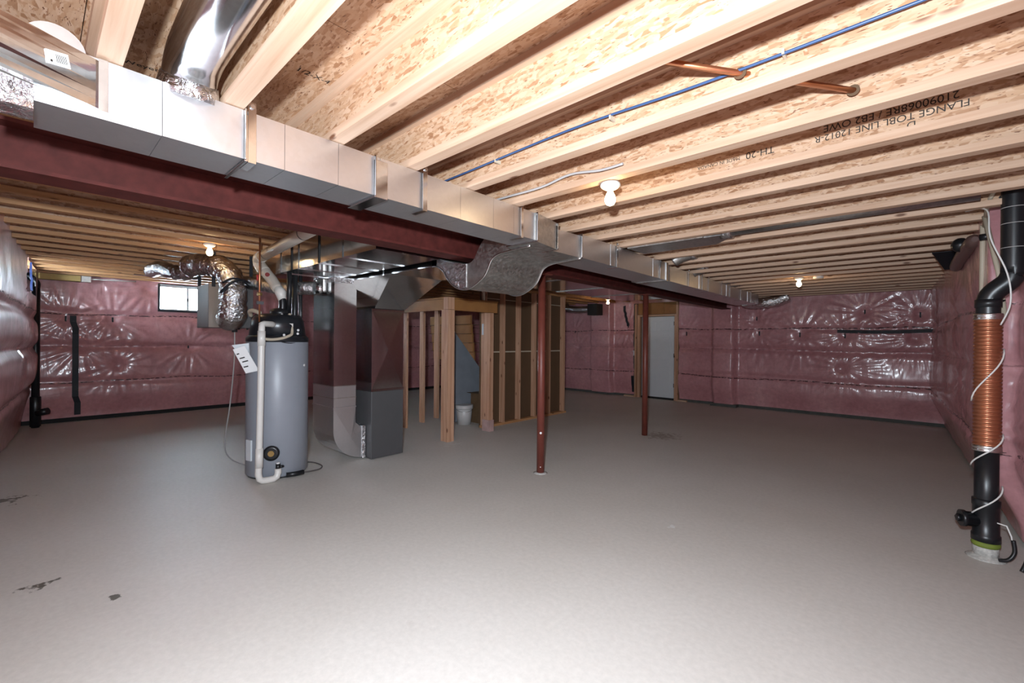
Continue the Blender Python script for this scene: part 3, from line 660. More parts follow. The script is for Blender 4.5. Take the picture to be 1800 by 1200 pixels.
MB().box(-4.98, -3.15, 2.42, 3.05, tz, 2.33).build('supply_trunk', 'galv_shiny', fu)
MB().box(-4.05, -4.03, 2.412, 3.056, tz-0.006, 2.332).build('s_cleat', 'galv_shiny', fu)
MB().tube([(-4.72, FY1+0.001, 0.45), (-4.72, FY1+0.06, 0.45), (-4.72, FY1+0.07, 0.40), (-4.74, FY1+0.06, 0.28)], [0.03, 0.035, 0.018, 0.012]).build('gas_valve', 'black_plastic', fu)

rd_ = thing('return_drop', 'tall shiny return air drop with curved elbow at its foot left of the furnace', 'duct', (-4.95, 2.36, 0))
RX0, RX1, RY0, RY1 = -5.22, -4.70, 2.228, 2.485
zz = [0.62, 0.72, 0.85, 1.70]
for a, b_ in zip(zz[:-1], zz[1:]): MB().box(RX0, RX1, RY0, RY1, a+0.001, b_-0.001).build('duct_section', 'galv_shiny' if b_ > 1 else 'galv', rd_)
MB().box(RX0-0.006, RX1+0.006, RY0-0.006, RY1+0.004, 1.695, 1.712).build('s_cleat', 'galv_shiny', rd_)
MB().box(RX0, RX1, RY0, RY1, 1.712, 2.05).build('duct_section', 'galv_shiny', rd_)
MB().box(RX0-0.006, RX1+0.006, RY0-0.006, RY1+0.004, 0.605, 0.62).build('s_cleat', 'galv', rd_)
for zc_ in (0.72, 0.85): MB().box(RX0-0.003, RX1+0.004, RY0-0.003, RY1+0.003, zc_-0.004, zc_+0.004).build('s_cleat', 'galv_dull', rd_)
for zc_ in (1.02, 1.2, 1.38, 1.55): MB().box(RX0-0.001, RX1+0.0015, RY0-0.001, RY1+0.001, zc_-0.002, zc_+0.002).build('bead', 'galv_shiny', rd_)
prof = [(RY0, 0.605)]+[(RY0+0.36-0.36*math.cos(a), 0.36-0.335*math.sin(a)) for a in [math.pi/2*k/10 for k in range(11)]]
prof = [(y, z) for y, z in prof]+[(2.605, 0.022), (2.605, 0.37), (RY1+0.05, 0.385), (RY1, 0.43), (RY1, 0.605)]
k_ = len(prof)
mb = MB(); mb.add([(RX1, y, z) for y, z in prof]+[(RX0, y, z) for y, z in prof]+[(RX1+0.010, 2.43, 0.26)], [(i, (i+1) % k_, 2*k_) for i in range(k_)]+[tuple(reversed(range(k_, 2*k_)))]+[(i, k_+i, k_+(i+1) % k_, (i+1) % k_) for i in range(k_)])
mb.build('elbow', 'galv', rd_)
MB().box(RX0, RX1+0.012, 2.560, 2.600, 0.020, 0.385).build('elbow_flange', 'foil', rd_)
MB().box(RX0-0.004, RX1+0.005, RY0-0.004, RY1+0.004, 1.99, 2.046).build('foil_tape', 'foil', rd_)
bx0 = MB(); bx0.tube([(-4.95, RY0+0.01, 1.93), (-4.97, RY0-0.10, 1.93)], [0.075, 0.075], 20).build('round_collar', 'galv_shiny', rd_)
MB().box(-5.03, -4.86, RY0-0.055, RY0, 1.885, 2.045).build('boot', 'galv_dull', rd_, bevel=0.02)

# ------------------------------------------------------------------ ventilator hung from joists with foil ducts
hv = thing('heat_recovery_ventilator', 'grey box shaped air exchanger hung from the joists beside the window', 'ventilator', (-6.1, 1.6, 1.49))
HX = -5.9
MB().box(-6.40, HX, 1.343, 1.80, 1.49, 1.985).build('cabinet', 'hrv_grey', hv, bevel=0.006)
MB().box(HX, HX+0.006, 1.345, 1.48, 1.492, 1.983).build('front_plate', 'hrv_plate', hv)
for y in (1.58, 1.66, 1.75): MB().lathe((HX-0.04, y, 1.47), [(0.012, 0), (0.012, 0.02)], 8).build('foot', 'black_plastic', hv)
for (x, y) in ((HX+0.008, 1.39), (-6.38, 1.36), (HX+0.008, 1.77)): MB().box(x, x+0.004, y-0.018, y+0.018, 1.95, ZL).build('hanger_strap', 'black_tape', hv)
MB().tube([(HX-0.02, 1.61, 1.49), (HX-0.02, 1.61, 1.44)], 0.03, 10).build('drain_spigot', 'black_plastic', hv)
f1 = thing('foil_duct', 'bulging insulated foil duct looping down the front of the air exchanger', 'duct', (-5.75, 1.58, 1.55))
pa = smooth_path([(-5.84, 1.535, 1.60), (-5.70, 1.525, 1.62), (-5.66, 1.52, 1.75), (-5.67, 1.52, 1.92), (-5.72, 1.50, 2.07), (-5.82, 1.43, 2.17), (-5.98, 1.33, 2.20), (-6.2, 1.22, 2.19)], 6)
MB().tube(pa, [0.142-0.025*i/len(pa)+0.012*noise.noise((i*0.35, 3, 1))+0.005*math.sin(i*1.9) for i in range(len(pa))], 28).build('sleeve', 'foil', f1)
MB().tube(smooth_path([(-5.60, 1.385, 1.86), (-5.525, 1.46, 1.965), (-5.535, 1.56, 2.01), (-5.62, 1.68, 2.0)], 4), 0.014, 8).build('tie', 'black_tape', f1)
MB().tube(smooth_path([(-5.585, 1.40, 1.97), (-5.53, 1.48, 2.02), (-5.55, 1.58, 2.01), (-5.62, 1.68, 1.95)], 4), 0.012, 8).build('tie', 'black_tape', f1)
f2 = thing('foil_duct', 'crinkled foil duct stub above the window left of the ceiling bulb', 'duct', (-6.5, 1.25, 2.1))
pa = smooth_path([(-6.40, 1.36, 2.19), (-6.55, 1.28, 2.15), (-6.75, 1.15, 2.18), (-7.1, 1.10, 2.25), (-7.6, 1.08, 2.26)], 6)
MB().tube(pa, [0.085+0.01*math.sin(i*2.1) for i in range(len(pa))], 20).build('sleeve', 'foil', f2)
f3 = thing('foil_duct', 'ribbed foil flex duct running from the air exchanger to the return drop', 'duct', (-5.4, 2.0, 1.9))
pa = smooth_path([(-5.86, 1.72, 2.03), (-5.6, 1.80, 1.985), (-5.3, 1.93, 1.93), (-5.05, 2.05, 1.93), (-4.97, 2.13, 1.93)], 8)
MB().tube(pa, [0.070+0.005*(i % 2) for i in range(len(pa))], 20).build('sleeve', 'foil', f3)
dl = thing('drain_tube', 'thin clear grey drain tube looping from the air exchanger to the floor', 'tube', (-5.9, 1.6, 0.0))
MB().tube(smooth_path([(-5.92, 1.61, 1.45), (-5.93, 1.61, 1.1), (-6.0, 1.59, 0.6), (-6.05, 1.56, 0.25), (-5.95, 1.53, 0.07), (-5.7, 1.53, 0.008), (-5.35, 1.56, 0.008), (-5.12, 1.60, 0.008)], 6), 0.007, 8).build('hose', 'grey_cable', dl)

# ------------------------------------------------------------------ water heater
wh = thing('water_heater', 'tall grey cylindrical water heater with black top and white vent pipe', 'water heater', (-4.875, 1.718, 0))
HC = (-4.875, 1.718, 0); HR = 0.285
MB().lathe(HC, [(0.27, 0.012), (HR, 0.03), (HR, 1.355), (HR-0.01, 1.37)], 48).build('tank', 'tank_grey', wh)
MB().lathe(HC, [(0.265, 0.0), (0.265, 0.02)], 32).build('base_ring', 'black_plastic', wh)
MB().lathe(HC, [(HR+0.003, 1.335), (HR+0.003, 1.375), (HR-0.02, 1.40)], 48).build('rim', 'black_top', wh)
MB().lathe(HC, [(HR-0.02, 1.38), (HR-0.045, 1.55), (HR-0.075, 1.605), (0.12, 1.62)], 40).build('top_shroud', 'black_top', wh)
MB().lathe((HC[0]-0.02, HC[1]+0.03, 0), [(0.10, 1.60), (0.10, 1.66), (0.06, 1.68)], 24).build('blower', 'black_plastic', wh)
dc = Vector((-HC[0], -HC[1], 0)).normalized(); sd_ = Vector((dc.y, -dc.x, 0))
def on_tank(ang, z, out=0.0):
    d_ = (dc*math.cos(ang)-sd_*math.sin(ang)); return Vector(HC)+d_*(HR+out)+Vector((0, 0, z)), d_
p, d_ = on_tank(-0.17, 0.26)
MB().tube([p-d_*0.005, p+d_*0.02, p+d_*0.024], [0.072, 0.072, 0.05], 24).build('cover_ring', 'black_plastic', wh)
p, d_ = on_tank(-0.17, 0.26); MB().tube([p+d_*0.024, p+d_*0.034], 0.028, 16).build('element_cap', 'brass', wh)
p, d_ = on_tank(0.98, 1.10); MB().tube([p, p+d_*0.006], 0.012, 10).build('rivet', 'white_paper', wh)
p, d_ = on_tank(-1.0, 0.28); s_ = Vector((-d_.y, d_.x, 0))
mb = MB(); q = [p+s_*a+Vector((0, 0, b_)) for a, b_ in ((-0.04, -0.10), (0.04, -0.10), (0.04, 0.10), (-0.04, 0.10))]
mb.hexa([q[0]-d_*0.01, q[1]-d_*0.01, q[1]+d_*0.012, q[0]+d_*0.012, q[3]-d_*0.01, q[2]-d_*0.01, q[2]+d_*0.012, q[3]+d_*0.012]).build('rating_plate', 'white_paint', wh)
# white plastic vent loop down the front
px = [(-4.72, 1.64, 1.50), (-4.64, 1.575, 1.508), (-4.575, 1.49, 1.508), (-4.56, 1.465, 1.50), (-4.553, 1.462, 1.47), (-4.552, 1.46, 1.42), (-4.552, 1.455, 0.9), (-4.552, 1.446, 0.3), (-4.552, 1.44, 0.10), (-4.55, 1.45, 0.052), (-4.547, 1.475, 0.034), (-4.545, 1.52, 0.030), (-4.545, 1.57, 0.030), (-4.545, 1.60, 0.045), (-4.548, 1.612, 0.08), (-4.55, 1.612, 0.12)]
MB().tube(px, [0.028]*5+[0.030]+[0.0285]*2+[0.030]*8, 20).build('vent_loop', 'pvc_white', wh)
MB().tube([(-4.552, 1.4605, 1.44), (-4.552, 1.459, 1.30)], 0.0335, 20).build('vent_coupling', 'pvc_white', wh)
MB().tube([(-4.552, 1.448, 0.34), (-4.552, 1.445, 0.16)], 0.0335, 20).build('vent_coupling', 'pvc_white', wh)
MB().tube([(-4.55, 1.612, 0.10), (-4.55, 1.612, 0.165)], 0.021, 14).build('drain_valve', 'black_plastic', wh)
MB().tube([(-4.55, 1.612, 0.165), (-4.55, 1.612, 0.178)], 0.017, 14).build('valve_cap', 'white_paper', wh)
MB().tube([(-4.55, 1.63, 0.135), (-4.56, 1.66, 0.13), (-4.60, 1.67, 0.12)], 0.013, 10).build('drain_stub', 'black_plastic', wh)
MB().tube(smooth_path([(-4.565, 1.49, 1.365), (-4.575, 1.56, 1.36), (-4.585, 1.65, 1.372), (-4.60, 1.73, 1.40), (-4.62, 1.76, 1.43), (-4.66, 1.765, 1.53), (-4.70, 1.765, 1.62)], 5), 0.014, 10).build('hose', 'cream_pipe', wh)
MB().tube(smooth_path([(-4.60, 1.60, 1.365), (-4.59, 1.66, 1.335), (-4.595, 1.75, 1.325), (-4.62, 1.83, 1.345), (-4.66, 1.89, 1.385)], 5), 0.005, 6).build('wire', 'black_plastic', wh)
MB().tube(smooth_path([(-4.70, 1.69, 1.62), (-4.67, 1.71, 1.52), (-4.66, 1.73, 1.44)], 4), 0.010, 8).build('hose', 'grey_cable', wh)
MB().box(-4.64, -4.632, 1.735, 1.775, 1.40, 1.52).build('clip', 'pvc_white', wh)
for ang, z in ((0.20, 1.405), (0.72, 1.42), (0.74, 1.455)):
    d2 = dc*math.cos(ang)-sd_*math.sin(ang); p = Vector(HC)+d2*(HR-0.018)+Vector((0, 0, z)); MB().sphere(p, 0.013, 8).build('terminal', 'white_paper', wh)
MB().tube(smooth_path([(-5.05, 1.52, 1.60), (-4.99, 1.49, 1.64), (-4.90, 1.50, 1.645), (-4.82, 1.53, 1.62)], 4), 0.02, 10).build('bracket', 'cream_pipe', wh)
bk = thing('instruction_booklet', 'white printed booklet in a clear bag hung on the side of the water heater', 'booklet', (-4.78, 1.42, 1.05))
def slabq(pts, d, name, mat, par):
    pts = [Vector(p) for p in pts]; nrm = (pts[1]-pts[0]).cross(pts[3]-pts[0]).normalized()*d
    return MB().hexa([p for p in pts]+[p+nrm for p in pts]).build(name, mat, par)
slabq([(-4.74, 1.385, 1.035), (-4.70, 1.487, 1.06), (-4.70, 1.362, 1.30), (-4.74, 1.275, 1.265)], 0.006, 'cover', 'white_paper', bk)
slabq([(-4.76, 1.41, 1.12), (-4.72, 1.42, 1.12), (-4.72, 1.405, 1.325), (-4.76, 1.275, 1.305)], 0.004, 'back_sheet', 'white_paint', bk)
for (t_, s_, l_) in ((0.25, 0.1, 0.35), (0.45, 0.2, 0.45), (0.6, 0.15, 0.4), (0.78, 0.1, 0.2)):
    a = Vector((-4.74, 1.385, 1.035)).lerp(Vector((-4.74, 1.275, 1.265)), t_); b_ = Vector((-4.70, 1.487, 1.06)).lerp(Vector((-4.70, 1.362, 1.30)), t_)
    p, q = a.lerp(b_, s_), a.lerp(b_, s_+l_); nd = Vector((0.008, -0.004, 0)); MB().tube([p+nd, q+nd], 0.006, 6).build('print_line', 'ink', bk)
# exhaust pipe from heater to ceiling
ex = thing('exhaust_pipe', 'beige plastic exhaust pipe rising from the water heater and turning along the joists', 'pipe', (-4.85, 1.73, 1.66))
MB().tube(smooth_path([(-4.86, 1.755, 1.66), (-4.86, 1.757, 1.74), (-4.87, 1.75, 1.80)], 3), 0.036, 16).build('black_riser', 'black_plastic', ex)
MB().tube([(-4.865, 1.755, 1.76), (-4.88, 1.745, 1.84), (-4.92, 1.73, 1.90)], [0.036, 0.052, 0.045], 16).build('rubber_coupler', 'pvc_white', ex)
MB().tube(smooth_path([(-4.91, 1.725, 1.88), (-5.0, 1.70, 1.98), (-5.12, 1.66, 2.09)], 4), 0.052, 20).build('lower_run', 'exhaust_pvc', ex)
MB().tube(smooth_path([(-5.10, 1.665, 2.07), (-5.17, 1.64, 2.14), (-5.18, 1.63, 2.19), (-5.13, 1.62, 2.215), (-5.04, 1.615, 2.218)], 4), 0.058, 20).build('elbow', 'exhaust_pvc', ex)
MB().tube([(-5.06, 1.615, 2.218), (-4.0, 1.54, 2.235), (-3.0, 1.47, 2.25)], 0.052, 20).build('upper_run', 'exhaust_pvc', ex)
for x in (-3.78, -4.88): MB().tube([(x, 1.615-0.0722*(x+5.06), 2.218+0.016*(x+5.06)), (x+0.012, 1.615-0.0722*(x+5.072), 2.218+0.016*(x+5.06))], 0.0545, 20).build('joint_ring', 'rubber_brown', ex)
p = Vector((-4.995, 1.655, 2.03)); MB().tube([p, p+Vector((0.010, -0.006, 0))], 0.022, 10).build('red_mark', 'ink_red', ex)
cp = thing('copper_water_line', 'thin vertical copper water line with red valve above the water heater', 'pipe', (-4.72, 1.50, 1.53))
MB().tube([(-4.74, 1.50, 1.53), (-4.74, 1.50, 2.0), (-4.74, 1.50, 2.345)], 0.008, 8).build('pipe', 'copper', cp)
MB().tube([(-4.74, 1.48, 1.80), (-4.74, 1.52, 1.80)], 0.018, 8).build('valve', 'brass', cp)
MB().tube([(-4.73, 1.478, 1.93), (-4.73, 1.478, 1.985)], 0.010, 8).build('valve_handle', 'red_handle', cp)
MB().box(-4.75, -4.73, 1.475, 1.535, 1.70, 1.73).build('pipe_bracket', 'furnace_grey', cp)
bp_ = thing('black_supply_pipe', 'black plastic pipes standing behind the water heater top', 'pipe', (-5.1, 2.0, 1.2))
MB().tube([(-5.05, 1.95, 1.0), (-5.05, 1.95, 2.3)], 0.03, 12).build('pipe', 'black_plastic', bp_)
MB().tube([(-5.15, 2.05, 1.0), (-5.15, 2.05, 2.3)], 0.02, 12).build('pipe', 'black_plastic', bp_)
MB().tube([(-4.83, 1.80, 1.60), (-4.80, 1.80, 1.85), (-4.78, 1.79, 2.05)], 0.024, 12).build('pipe', 'black_plastic', bp_)
co = thing('drain_pump_cord', 'black hose fitting and grey cord lying on the floor at the water heater foot', 'hose', (-4.6, 1.75, 0))
MB().tube([(-4.585, 1.70, 0.03), (-4.57, 1.78, 0.028), (-4.575, 1.86, 0.028)], 0.024, 12).build('fitting', 'black_plastic', co)
MB().tube(smooth_path([(-4.575, 1.86, 0.028), (-4.58, 1.93, 0.02), (-4.63, 2.05, 0.009), (-4.74, 2.12, 0.009), (-4.92, 2.11, 0.009), (-5.05, 2.02, 0.009)], 5), 0.007, 8).build('cord', 'rubber_brown', co)

# ------------------------------------------------------------------ stair landing, posts and stud wall
sl = thing('stair_landing', 'wooden stair landing frame on posts beside the furnace', 'stair', (-5.3, 4.2, 0))
lz0, lz1 = 1.775, 1.925
MB().box(-6.4, -4.69, 3.80, 3.84, lz0, lz1).build('header', 'wood_orange', sl)
MB().box(-4.735, -4.695, 3.90, 4.74, lz0, lz1).build('header', 'wood_orange', sl)
MB().box(-4.76, -4.665, 3.775, 3.885, lz0+0.005, lz1+0.02).build('corner_block', 'lumber_z', sl)
MB().box(-6.4, -4.72, 3.80, 4.78, 1.93, 1.95).build('landing_deck', 'wood_orange', sl)
for k in range(3): MB().box(-4.80, -4.66, 3.772+0.038*k, 3.809+0.038*k, 0, lz0).build('post_ply', 'lumber_z', sl)
for k in range(2): MB().box(-4.90, -4.765, 4.655+0.040*k, 4.694+0.040*k, 0, lz1).build('post_ply', 'lumber_z', sl)
MB().box(-4.91, -4.755, 4.645, 4.742, 0.0, 0.17).build('poly_wrap', 'tape_clear', sl)
for (x, y) in ((-6.1, 4.38), (-6.26, 4.80), (-5.90, 3.93)): MB().box(x-0.05, x+0.05, y, y+0.04 if y > 4 else y+0.025, 0, 1.93).build('stud', 'lumber_z', sl)
for k in range(5):
    MB().box(-6.9, -5.75, 5.15+0.02*k, 5.18+0.02*k, 1.80-0.16*(k+1)+0.004, 1.80-0.16*k).build('riser', 'wood_orange', sl)
    MB().box(-6.9, -5.78, 5.10+0.02*k, 5.40, 1.80-0.16*(k+1)-0.004, 1.80-0.16*(k+1)+0.003).build('tread', 'brown_board', sl)
MB().add([(-5.6, 4.60, 0.03), (-5.6, 5.30, 0.03), (-5.6, 5.30, 0.82), (-5.6, 4.62, 1.56), (-5.6, 4.60, 1.56)]+[(-5.64, 4.60, 0.03), (-5.64, 5.30, 0.03), (-5.64, 5.30, 0.82), (-5.64, 4.62, 1.56), (-5.64, 4.60, 1.56)],
         [(0, 1, 2, 3, 4), (9, 8, 7, 6, 5)]+[(i, 5+i, 5+(i+1) % 5, (i+1) % 5) for i in range(5)]).build('side_drywall', 'drywall_grey', sl)
MB().box(-4.99, -4.955, 4.70, 4.71, 1.45, 1.62).build('plastic_scrap', 'white_paint', sl)
sw = thing('stud_wall', 'wooden stud wall backed with brown board behind the near steel column', 'wall', (-5.05, 5.9, 0))
WXF = -5.0
MB().box(WXF-0.09, WXF, 4.76, 6.93, 0.0, 0.038).build('bottom_plate', 'lumber_y', sw)
MB().box(WXF-0.09, WXF, 4.76, 6.93, 2.20, 2.238).build('top_plate', 'lumber_y', sw)
MB().box(WXF-0.105, WXF-0.09, 4.76, 6.93, 0.0, 2.238).build('backing_board', 'brown_board', sw)
for y in (4.80, 5.215, 5.60, 6.01, 6.42, 6.86): MB().box(WXF-0.09, WXF, y-0.02, y+0.02, 0.038, 2.20).build('stud', 'lumber_z', sw)
MB().box(WXF-0.088, WXF-0.086, 4.78, 6.9, 1.17, 1.19).build('board_joint', 'cream_pipe', sw)
MB().box(WXF-0.088, WXF-0.086, 4.78, 6.9, 2.03, 2.04).build('board_joint', 'cream_pipe', sw)
bu = thing('bucket', 'white plastic bucket standing beside the stair post', 'bucket', (-5.52, 4.80, 0))
MB().lathe((-5.50, 4.80, 0), [(0.11, 0.0), (0.135, 0.30)], 28).build('body', 'bucket_white', bu)
MB().lathe((-5.50, 4.80, 0), [(0.138, 0.25), (0.146, 0.26), (0.146, 0.315), (0.13, 0.315)], 28).build('rim', 'bucket_white', bu)
MB().tube([(-5.50+0.14*math.cos(a), 4.80+0.14*math.sin(a), 0.27-0.06*math.sin((a+2.2)/3.14*3.14)) for a in [-2.2+0.3*k for k in range(11)]], 0.003, 6).build('handle', 'steel_bright', bu)
cb = thing('cardboard_box', 'brown cardboard box stored under the stairs behind the bucket', 'box', (-5.40, 5.08, 0))
MB().box(-5.55, -5.25, 4.99, 5.22, 0.0, 0.50).build('body', 'cardboard', cb)
MB().hexa([(-5.55, 4.90, 0.50), (-5.25, 4.90, 0.50), (-5.25, 4.99, 0.498), (-5.55, 4.99, 0.498), (-5.55, 4.90, 0.504), (-5.25, 4.90, 0.504), (-5.25, 4.99, 0.502), (-5.55, 4.99, 0.502)]).build('flap', 'cardboard', cb)

# ------------------------------------------------------------------ bulbs
def lamp(x, y, z, lab):
    t_ = thing('bulb_light', lab, 'light', (x, y, z), 'bare bulb ceiling lights')
    MB().lathe((x, y, z), [(0.045, 0.0), (0.045, 0.035)], 8).build('junction_box', 'galv_dull', t_)
    MB().lathe((x, y, z), [(0.054, -0.002), (0.056, -0.016), (0.045, -0.026), (0.03, -0.034)], 24).build('lampholder', 'porcelain', t_)
    MB().lathe((x, y, z), [(0.013, -0.030), (0.014, -0.045), (0.022, -0.062), (0.030, -0.085), (0.029, -0.102), (0.020, -0.118), (0.004, -0.125)], 20).build('bulb', 'bulb_glow', t_)
lamp(-1.29, 2.19, ZR, 'lit bare bulb on the joists in the right foreground above the room')
lamp(-5.43, 1.245, ZL, 'lit bare bulb beside the foil ducts near the window')
lamp(-1.245, 7.05, ZR, 'lit bare bulb far off in front of the right back wall')
lamp(-5.35, 9.02, ZL, 'lit bare bulb seen between the stud wall and the far column')

# ------------------------------------------------------------------ lines along the joists
bl = thing('blue_water_pipe', 'thin blue plastic water pipe fixed along a joist web', 'pipe', (-1.0, 1.70, 2.33))
MB().tube(smooth_path([(-2.78, 1.695, 2.335), (-2.12, 1.695, 2.331), (-1.22, 1.694, 2.350), (-0.69, 1.695, 2.334), (-0.31, 1.695, 2.331), (0.40, 1.695, 2.338)], 5), 0.0052, 8).build('pipe', 'blue_pipe', bl)
for x in (-0.35, -1.0, -1.7): MB().box(x-0.004, x+0.004, 1.688, 1.731, 2.327, 2.345).build('clip', 'cream_pipe', bl)
cu = thing('copper_pipe', 'copper pipe passing diagonally through holes in the joist webs', 'pipe', (-0.35, 1.9, 2.327))
dv = Vector((0.289, 0.41, 0.0)); p0 = Vector((-0.492, 1.70, 2.326))
MB().tube([p0-dv*0.83, p0+dv*1.04], 0.011, 10).build('pipe', 'copper', cu)
for q in (p0+dv*0.02, p0+dv*1.0): MB().tube([q-Vector((0, 0.004, 0)), q+Vector((0, 0.002, 0))], 0.021, 14).build('web_hole', 'brown_board', cu)
gc = thing('grey_cable', 'grey electrical cable sagging along a joist near the duct', 'cable', (-1.6, 2.1, 2.3))
MB().tube(smooth_path([(-2.7, 2.105, 2.31), (-2.06, 2.10, 2.305), (-1.72, 2.10, 2.302), (-1.50, 2.10, 2.326), (-1.30, 2.10, 2.30), (-1.163, 2.10, 2.30)], 5), 0.007, 8).build('cable', 'grey_cable', gc)
# panned joist return with round pipe
pj = thing('panned_joist_duct', 'dark flat sheet metal pan closing a joist bay next to the duct', 'duct', (-1.7, 4.0, 2.25))
MB().box(-2.05, -1.36, 3.80, 4.14, 2.240, 2.249).build('pan', 'galv_dull', pj)
MB().hexa([(-1.36, 3.82, 2.24), (-1.24, 3.90, 2.26), (-1.24, 4.06, 2.26), (-1.36, 4.14, 2.24), (-1.36, 3.82, 2.40), (-1.24, 3.90, 2.40), (-1.24, 4.06, 2.40), (-1.36, 4.14, 2.40)]).build('neck', 'galv_dull', pj)
MB().tube(smooth_path([(-1.27, 3.98, 2.325), (-1.18, 3.98, 2.325)], 3), 0.085, 20).build('foil_collar', 'foil', pj)
MB().tube([(-1.18, 3.98, 2.33), (0.25, 3.98, 2.33)], 0.070, 24).build('round_pipe', 'galv_dull', pj)
for (x, y, lab) in ((-1.93, 4.82, 'foil wrapped takeoff collar at the second joist bay along the duct'), (-2.13, 5.85, 'small foil wrapped collar midway along the far duct'),
                    (-2.21, 7.15, 'tiny foil wrapped collar near the far duct end'), (-2.24, 7.60, 'farthest tiny foil wrapped collar along the duct')):
    t_ = thing('takeoff_collar', lab, 'collar', (x, y, 2.25), 'foil takeoff collars along the duct')
    MB().tube(smooth_path([(x-0.10, y, 2.26), (x-0.02, y, 2.30), (x+0.09, y, 2.325)], 4), 0.065, 14).build('collar', 'galv_dull', t_)
    MB().tube([(x+0.08, y, 2.32), (x+0.13, y, 2.33)], 0.072, 14).build('foil_wrap', 'foil', t_)
ff = thing('foil_duct', 'bright foil flex duct at the far end of the long duct by the back wall', 'duct', (-2.35, 9.3, 2.15))
pa = smooth_path([(-2.48, 9.10, 2.15), (-2.45, 9.30, 2.12), (-2.30, 9.50, 2.12), (-2.05, 9.58, 2.16), (-1.86, 9.62, 2.24)], 7)
MB().tube(pa, [0.10+0.008*(i % 2) for i in range(len(pa))], 18).build('sleeve', 'foil', ff)
fe = thing('foil_duct', 'dim ribbed duct near the ceiling beyond the stud wall', 'duct', (-6.7, 9.6, 2.2))
pa = smooth_path([(-7.05, 9.7, 2.33), (-6.9, 9.6, 2.22), (-6.6, 9.6, 2.17), (-6.2, 9.62, 2.17)], 7)
MB().tube(pa, [0.09+0.006*(i % 2) for i in range(len(pa))], 16).build('sleeve', 'foil', fe)
MB().box(-6.22, -5.95, 9.5, 9.78, 2.02, 2.30).build('dark_box', 'dark_gap', fe)

# ------------------------------------------------------------------ drain stack on right wall
ds = thing('drain_stack', 'black drain stack with copper coloured ribbed sleeve against the right wall', 'pipe', (0.30, 4.16, 0))
SX, SY = 0.302, 4.17; R_ = 0.057
MB().lathe((SX, SY, 0), [(0.095, 0.0), (0.088, 0.004), (0.072, 0.012), (0.06, 0.022)], 20).build('mortar_ring', 'plaster', ds)
MB().lathe((SX, SY, 0), [(R_+0.004, 0.01), (R_+0.004, 0.11)], 28).build('floor_sleeve', 'plaster', ds)
MB().lathe((SX, SY, 0), [(R_+0.006, 0.075), (R_+0.012, 0.09), (R_+0.006, 0.11)], 20).build('foam_seal', 'green_foam', ds)
MB().lathe((SX, SY, 0), [(R_, 0.09), (R_, 0.70)], 28).build('lower_pipe', 'black_plastic', ds)
MB().lathe((SX, SY, 0), [(R_+0.012, 0.11), (R_+0.012, 0.15), (R_+0.006, 0.155), (R_+0.006, 0.33), (R_+0.010, 0.335), (R_+0.010, 0.375), (R_, 0.38)], 28).build('cleanout_tee', 'black_plastic', ds)
tdir = Vector((-0.92, -0.30, 0.0)).normalized(); pc = Vector((SX, SY, 0.235))
MB().tube([pc+tdir*0.04, pc+tdir*0.10, pc+tdir*0.101, pc+tdir*0.125], [0.046, 0.046, 0.052, 0.052], 20).build('cleanout_cap', 'black_plastic', ds)
MB().tube([pc+tdir*0.125, pc+tdir*0.145], 0.024, 4).build('cleanout_plug', 'black_plastic', ds)
def clamp(z): 
    MB().lathe((SX, SY, 0), [(R_+0.009, z), (R_+0.012, z+0.004), (R_+0.012, z+0.012), (R_+0.009, z+0.018), (R_+0.012, z+0.024), (R_+0.012, z+0.036), (R_+0.009, z+0.04)], 28).build('hose_clamp', 'steel_bright', ds)
clamp(0.685); clamp(1.525)
pr = []
z = 0.72
while z < 1.525:
    pr += [(R_+0.004, z), (R_+0.010, z+0.006), (R_+0.010, z+0.014), (R_+0.004, z+0.020)]; z += 0.024
MB().lathe((SX, SY, 0), pr, 32).build('ribbed_sleeve', 'copper_sleeve', ds)
MB().tube(smooth_path([(SX, SY, 1.54), (SX, SY, 1.62), (SX+0.004, SY, 1.665), (SX+0.03, SY-0.005, 1.71), (SX+0.085, SY-0.01, 1.765), (SX+0.103, SY-0.01, 1.81), (SX+0.105, SY-0.01, 1.86), (SX+0.105, SY-0.01, 2.45)], 5), R_, 28).build('upper_pipe', 'black_plastic', ds)
for z in (1.635,): MB().lathe((SX, SY, 0), [(R_+0.006, z-0.03), (R_+0.006, z+0.02)], 28).build('coupling', 'black_plastic', ds)
for z in (1.97, 2.12, 2.22): MB().lathe((SX+0.105, SY-0.01, 0), [(R_+0.0005, z), (R_+0.002, z+0.002), (R_+0.0005, z+0.004)], 28).build('joint_ring', 'grey_cable', ds)
MB().tube([(SX+0.105, SY-0.01, 2.30), (SX-0.25, SY+0.16, 2.298)], 0.022, 14).build('branch_pipe', 'black_plastic', ds)
wc = thing('white_cable', 'white cable winding down the black drain stack', 'cable', (0.30, 4.1, 0.2))
hel = [(0.205, 4.36, 2.28), (0.29, 4.16, 2.23), (0.30, 4.05, 2.03), (0.37, 4.03, 1.80), (0.385, 4.04, 1.62), (0.35, 4.09, 1.49)]
MB().tube(smooth_path(hel, 6), 0.0045, 8).build('cable', 'white_cable', wc)
def wrap(z0, z1, a0, a1, rr=R_+0.014):
    d0 = Vector((-SX, -SY, 0)).normalized(); s0 = Vector((d0.y, -d0.x, 0))
    pts = []
    for k in range(13):
        a = a0+(a1-a0)*k/12; pts.append(Vector((SX, SY, z0+(z1-z0)*k/12))+(d0*math.cos(a)-s0*math.sin(a))*rr)
    return pts
MB().tube(wrap(1.34, 1.00, 1.75, -1.55), 0.0045, 8).build('cable', 'white_cable', wc)
MB().tube(wrap(0.80, 0.58, 1.75, -1.55), 0.0045, 8).build('cable', 'white_cable', wc)
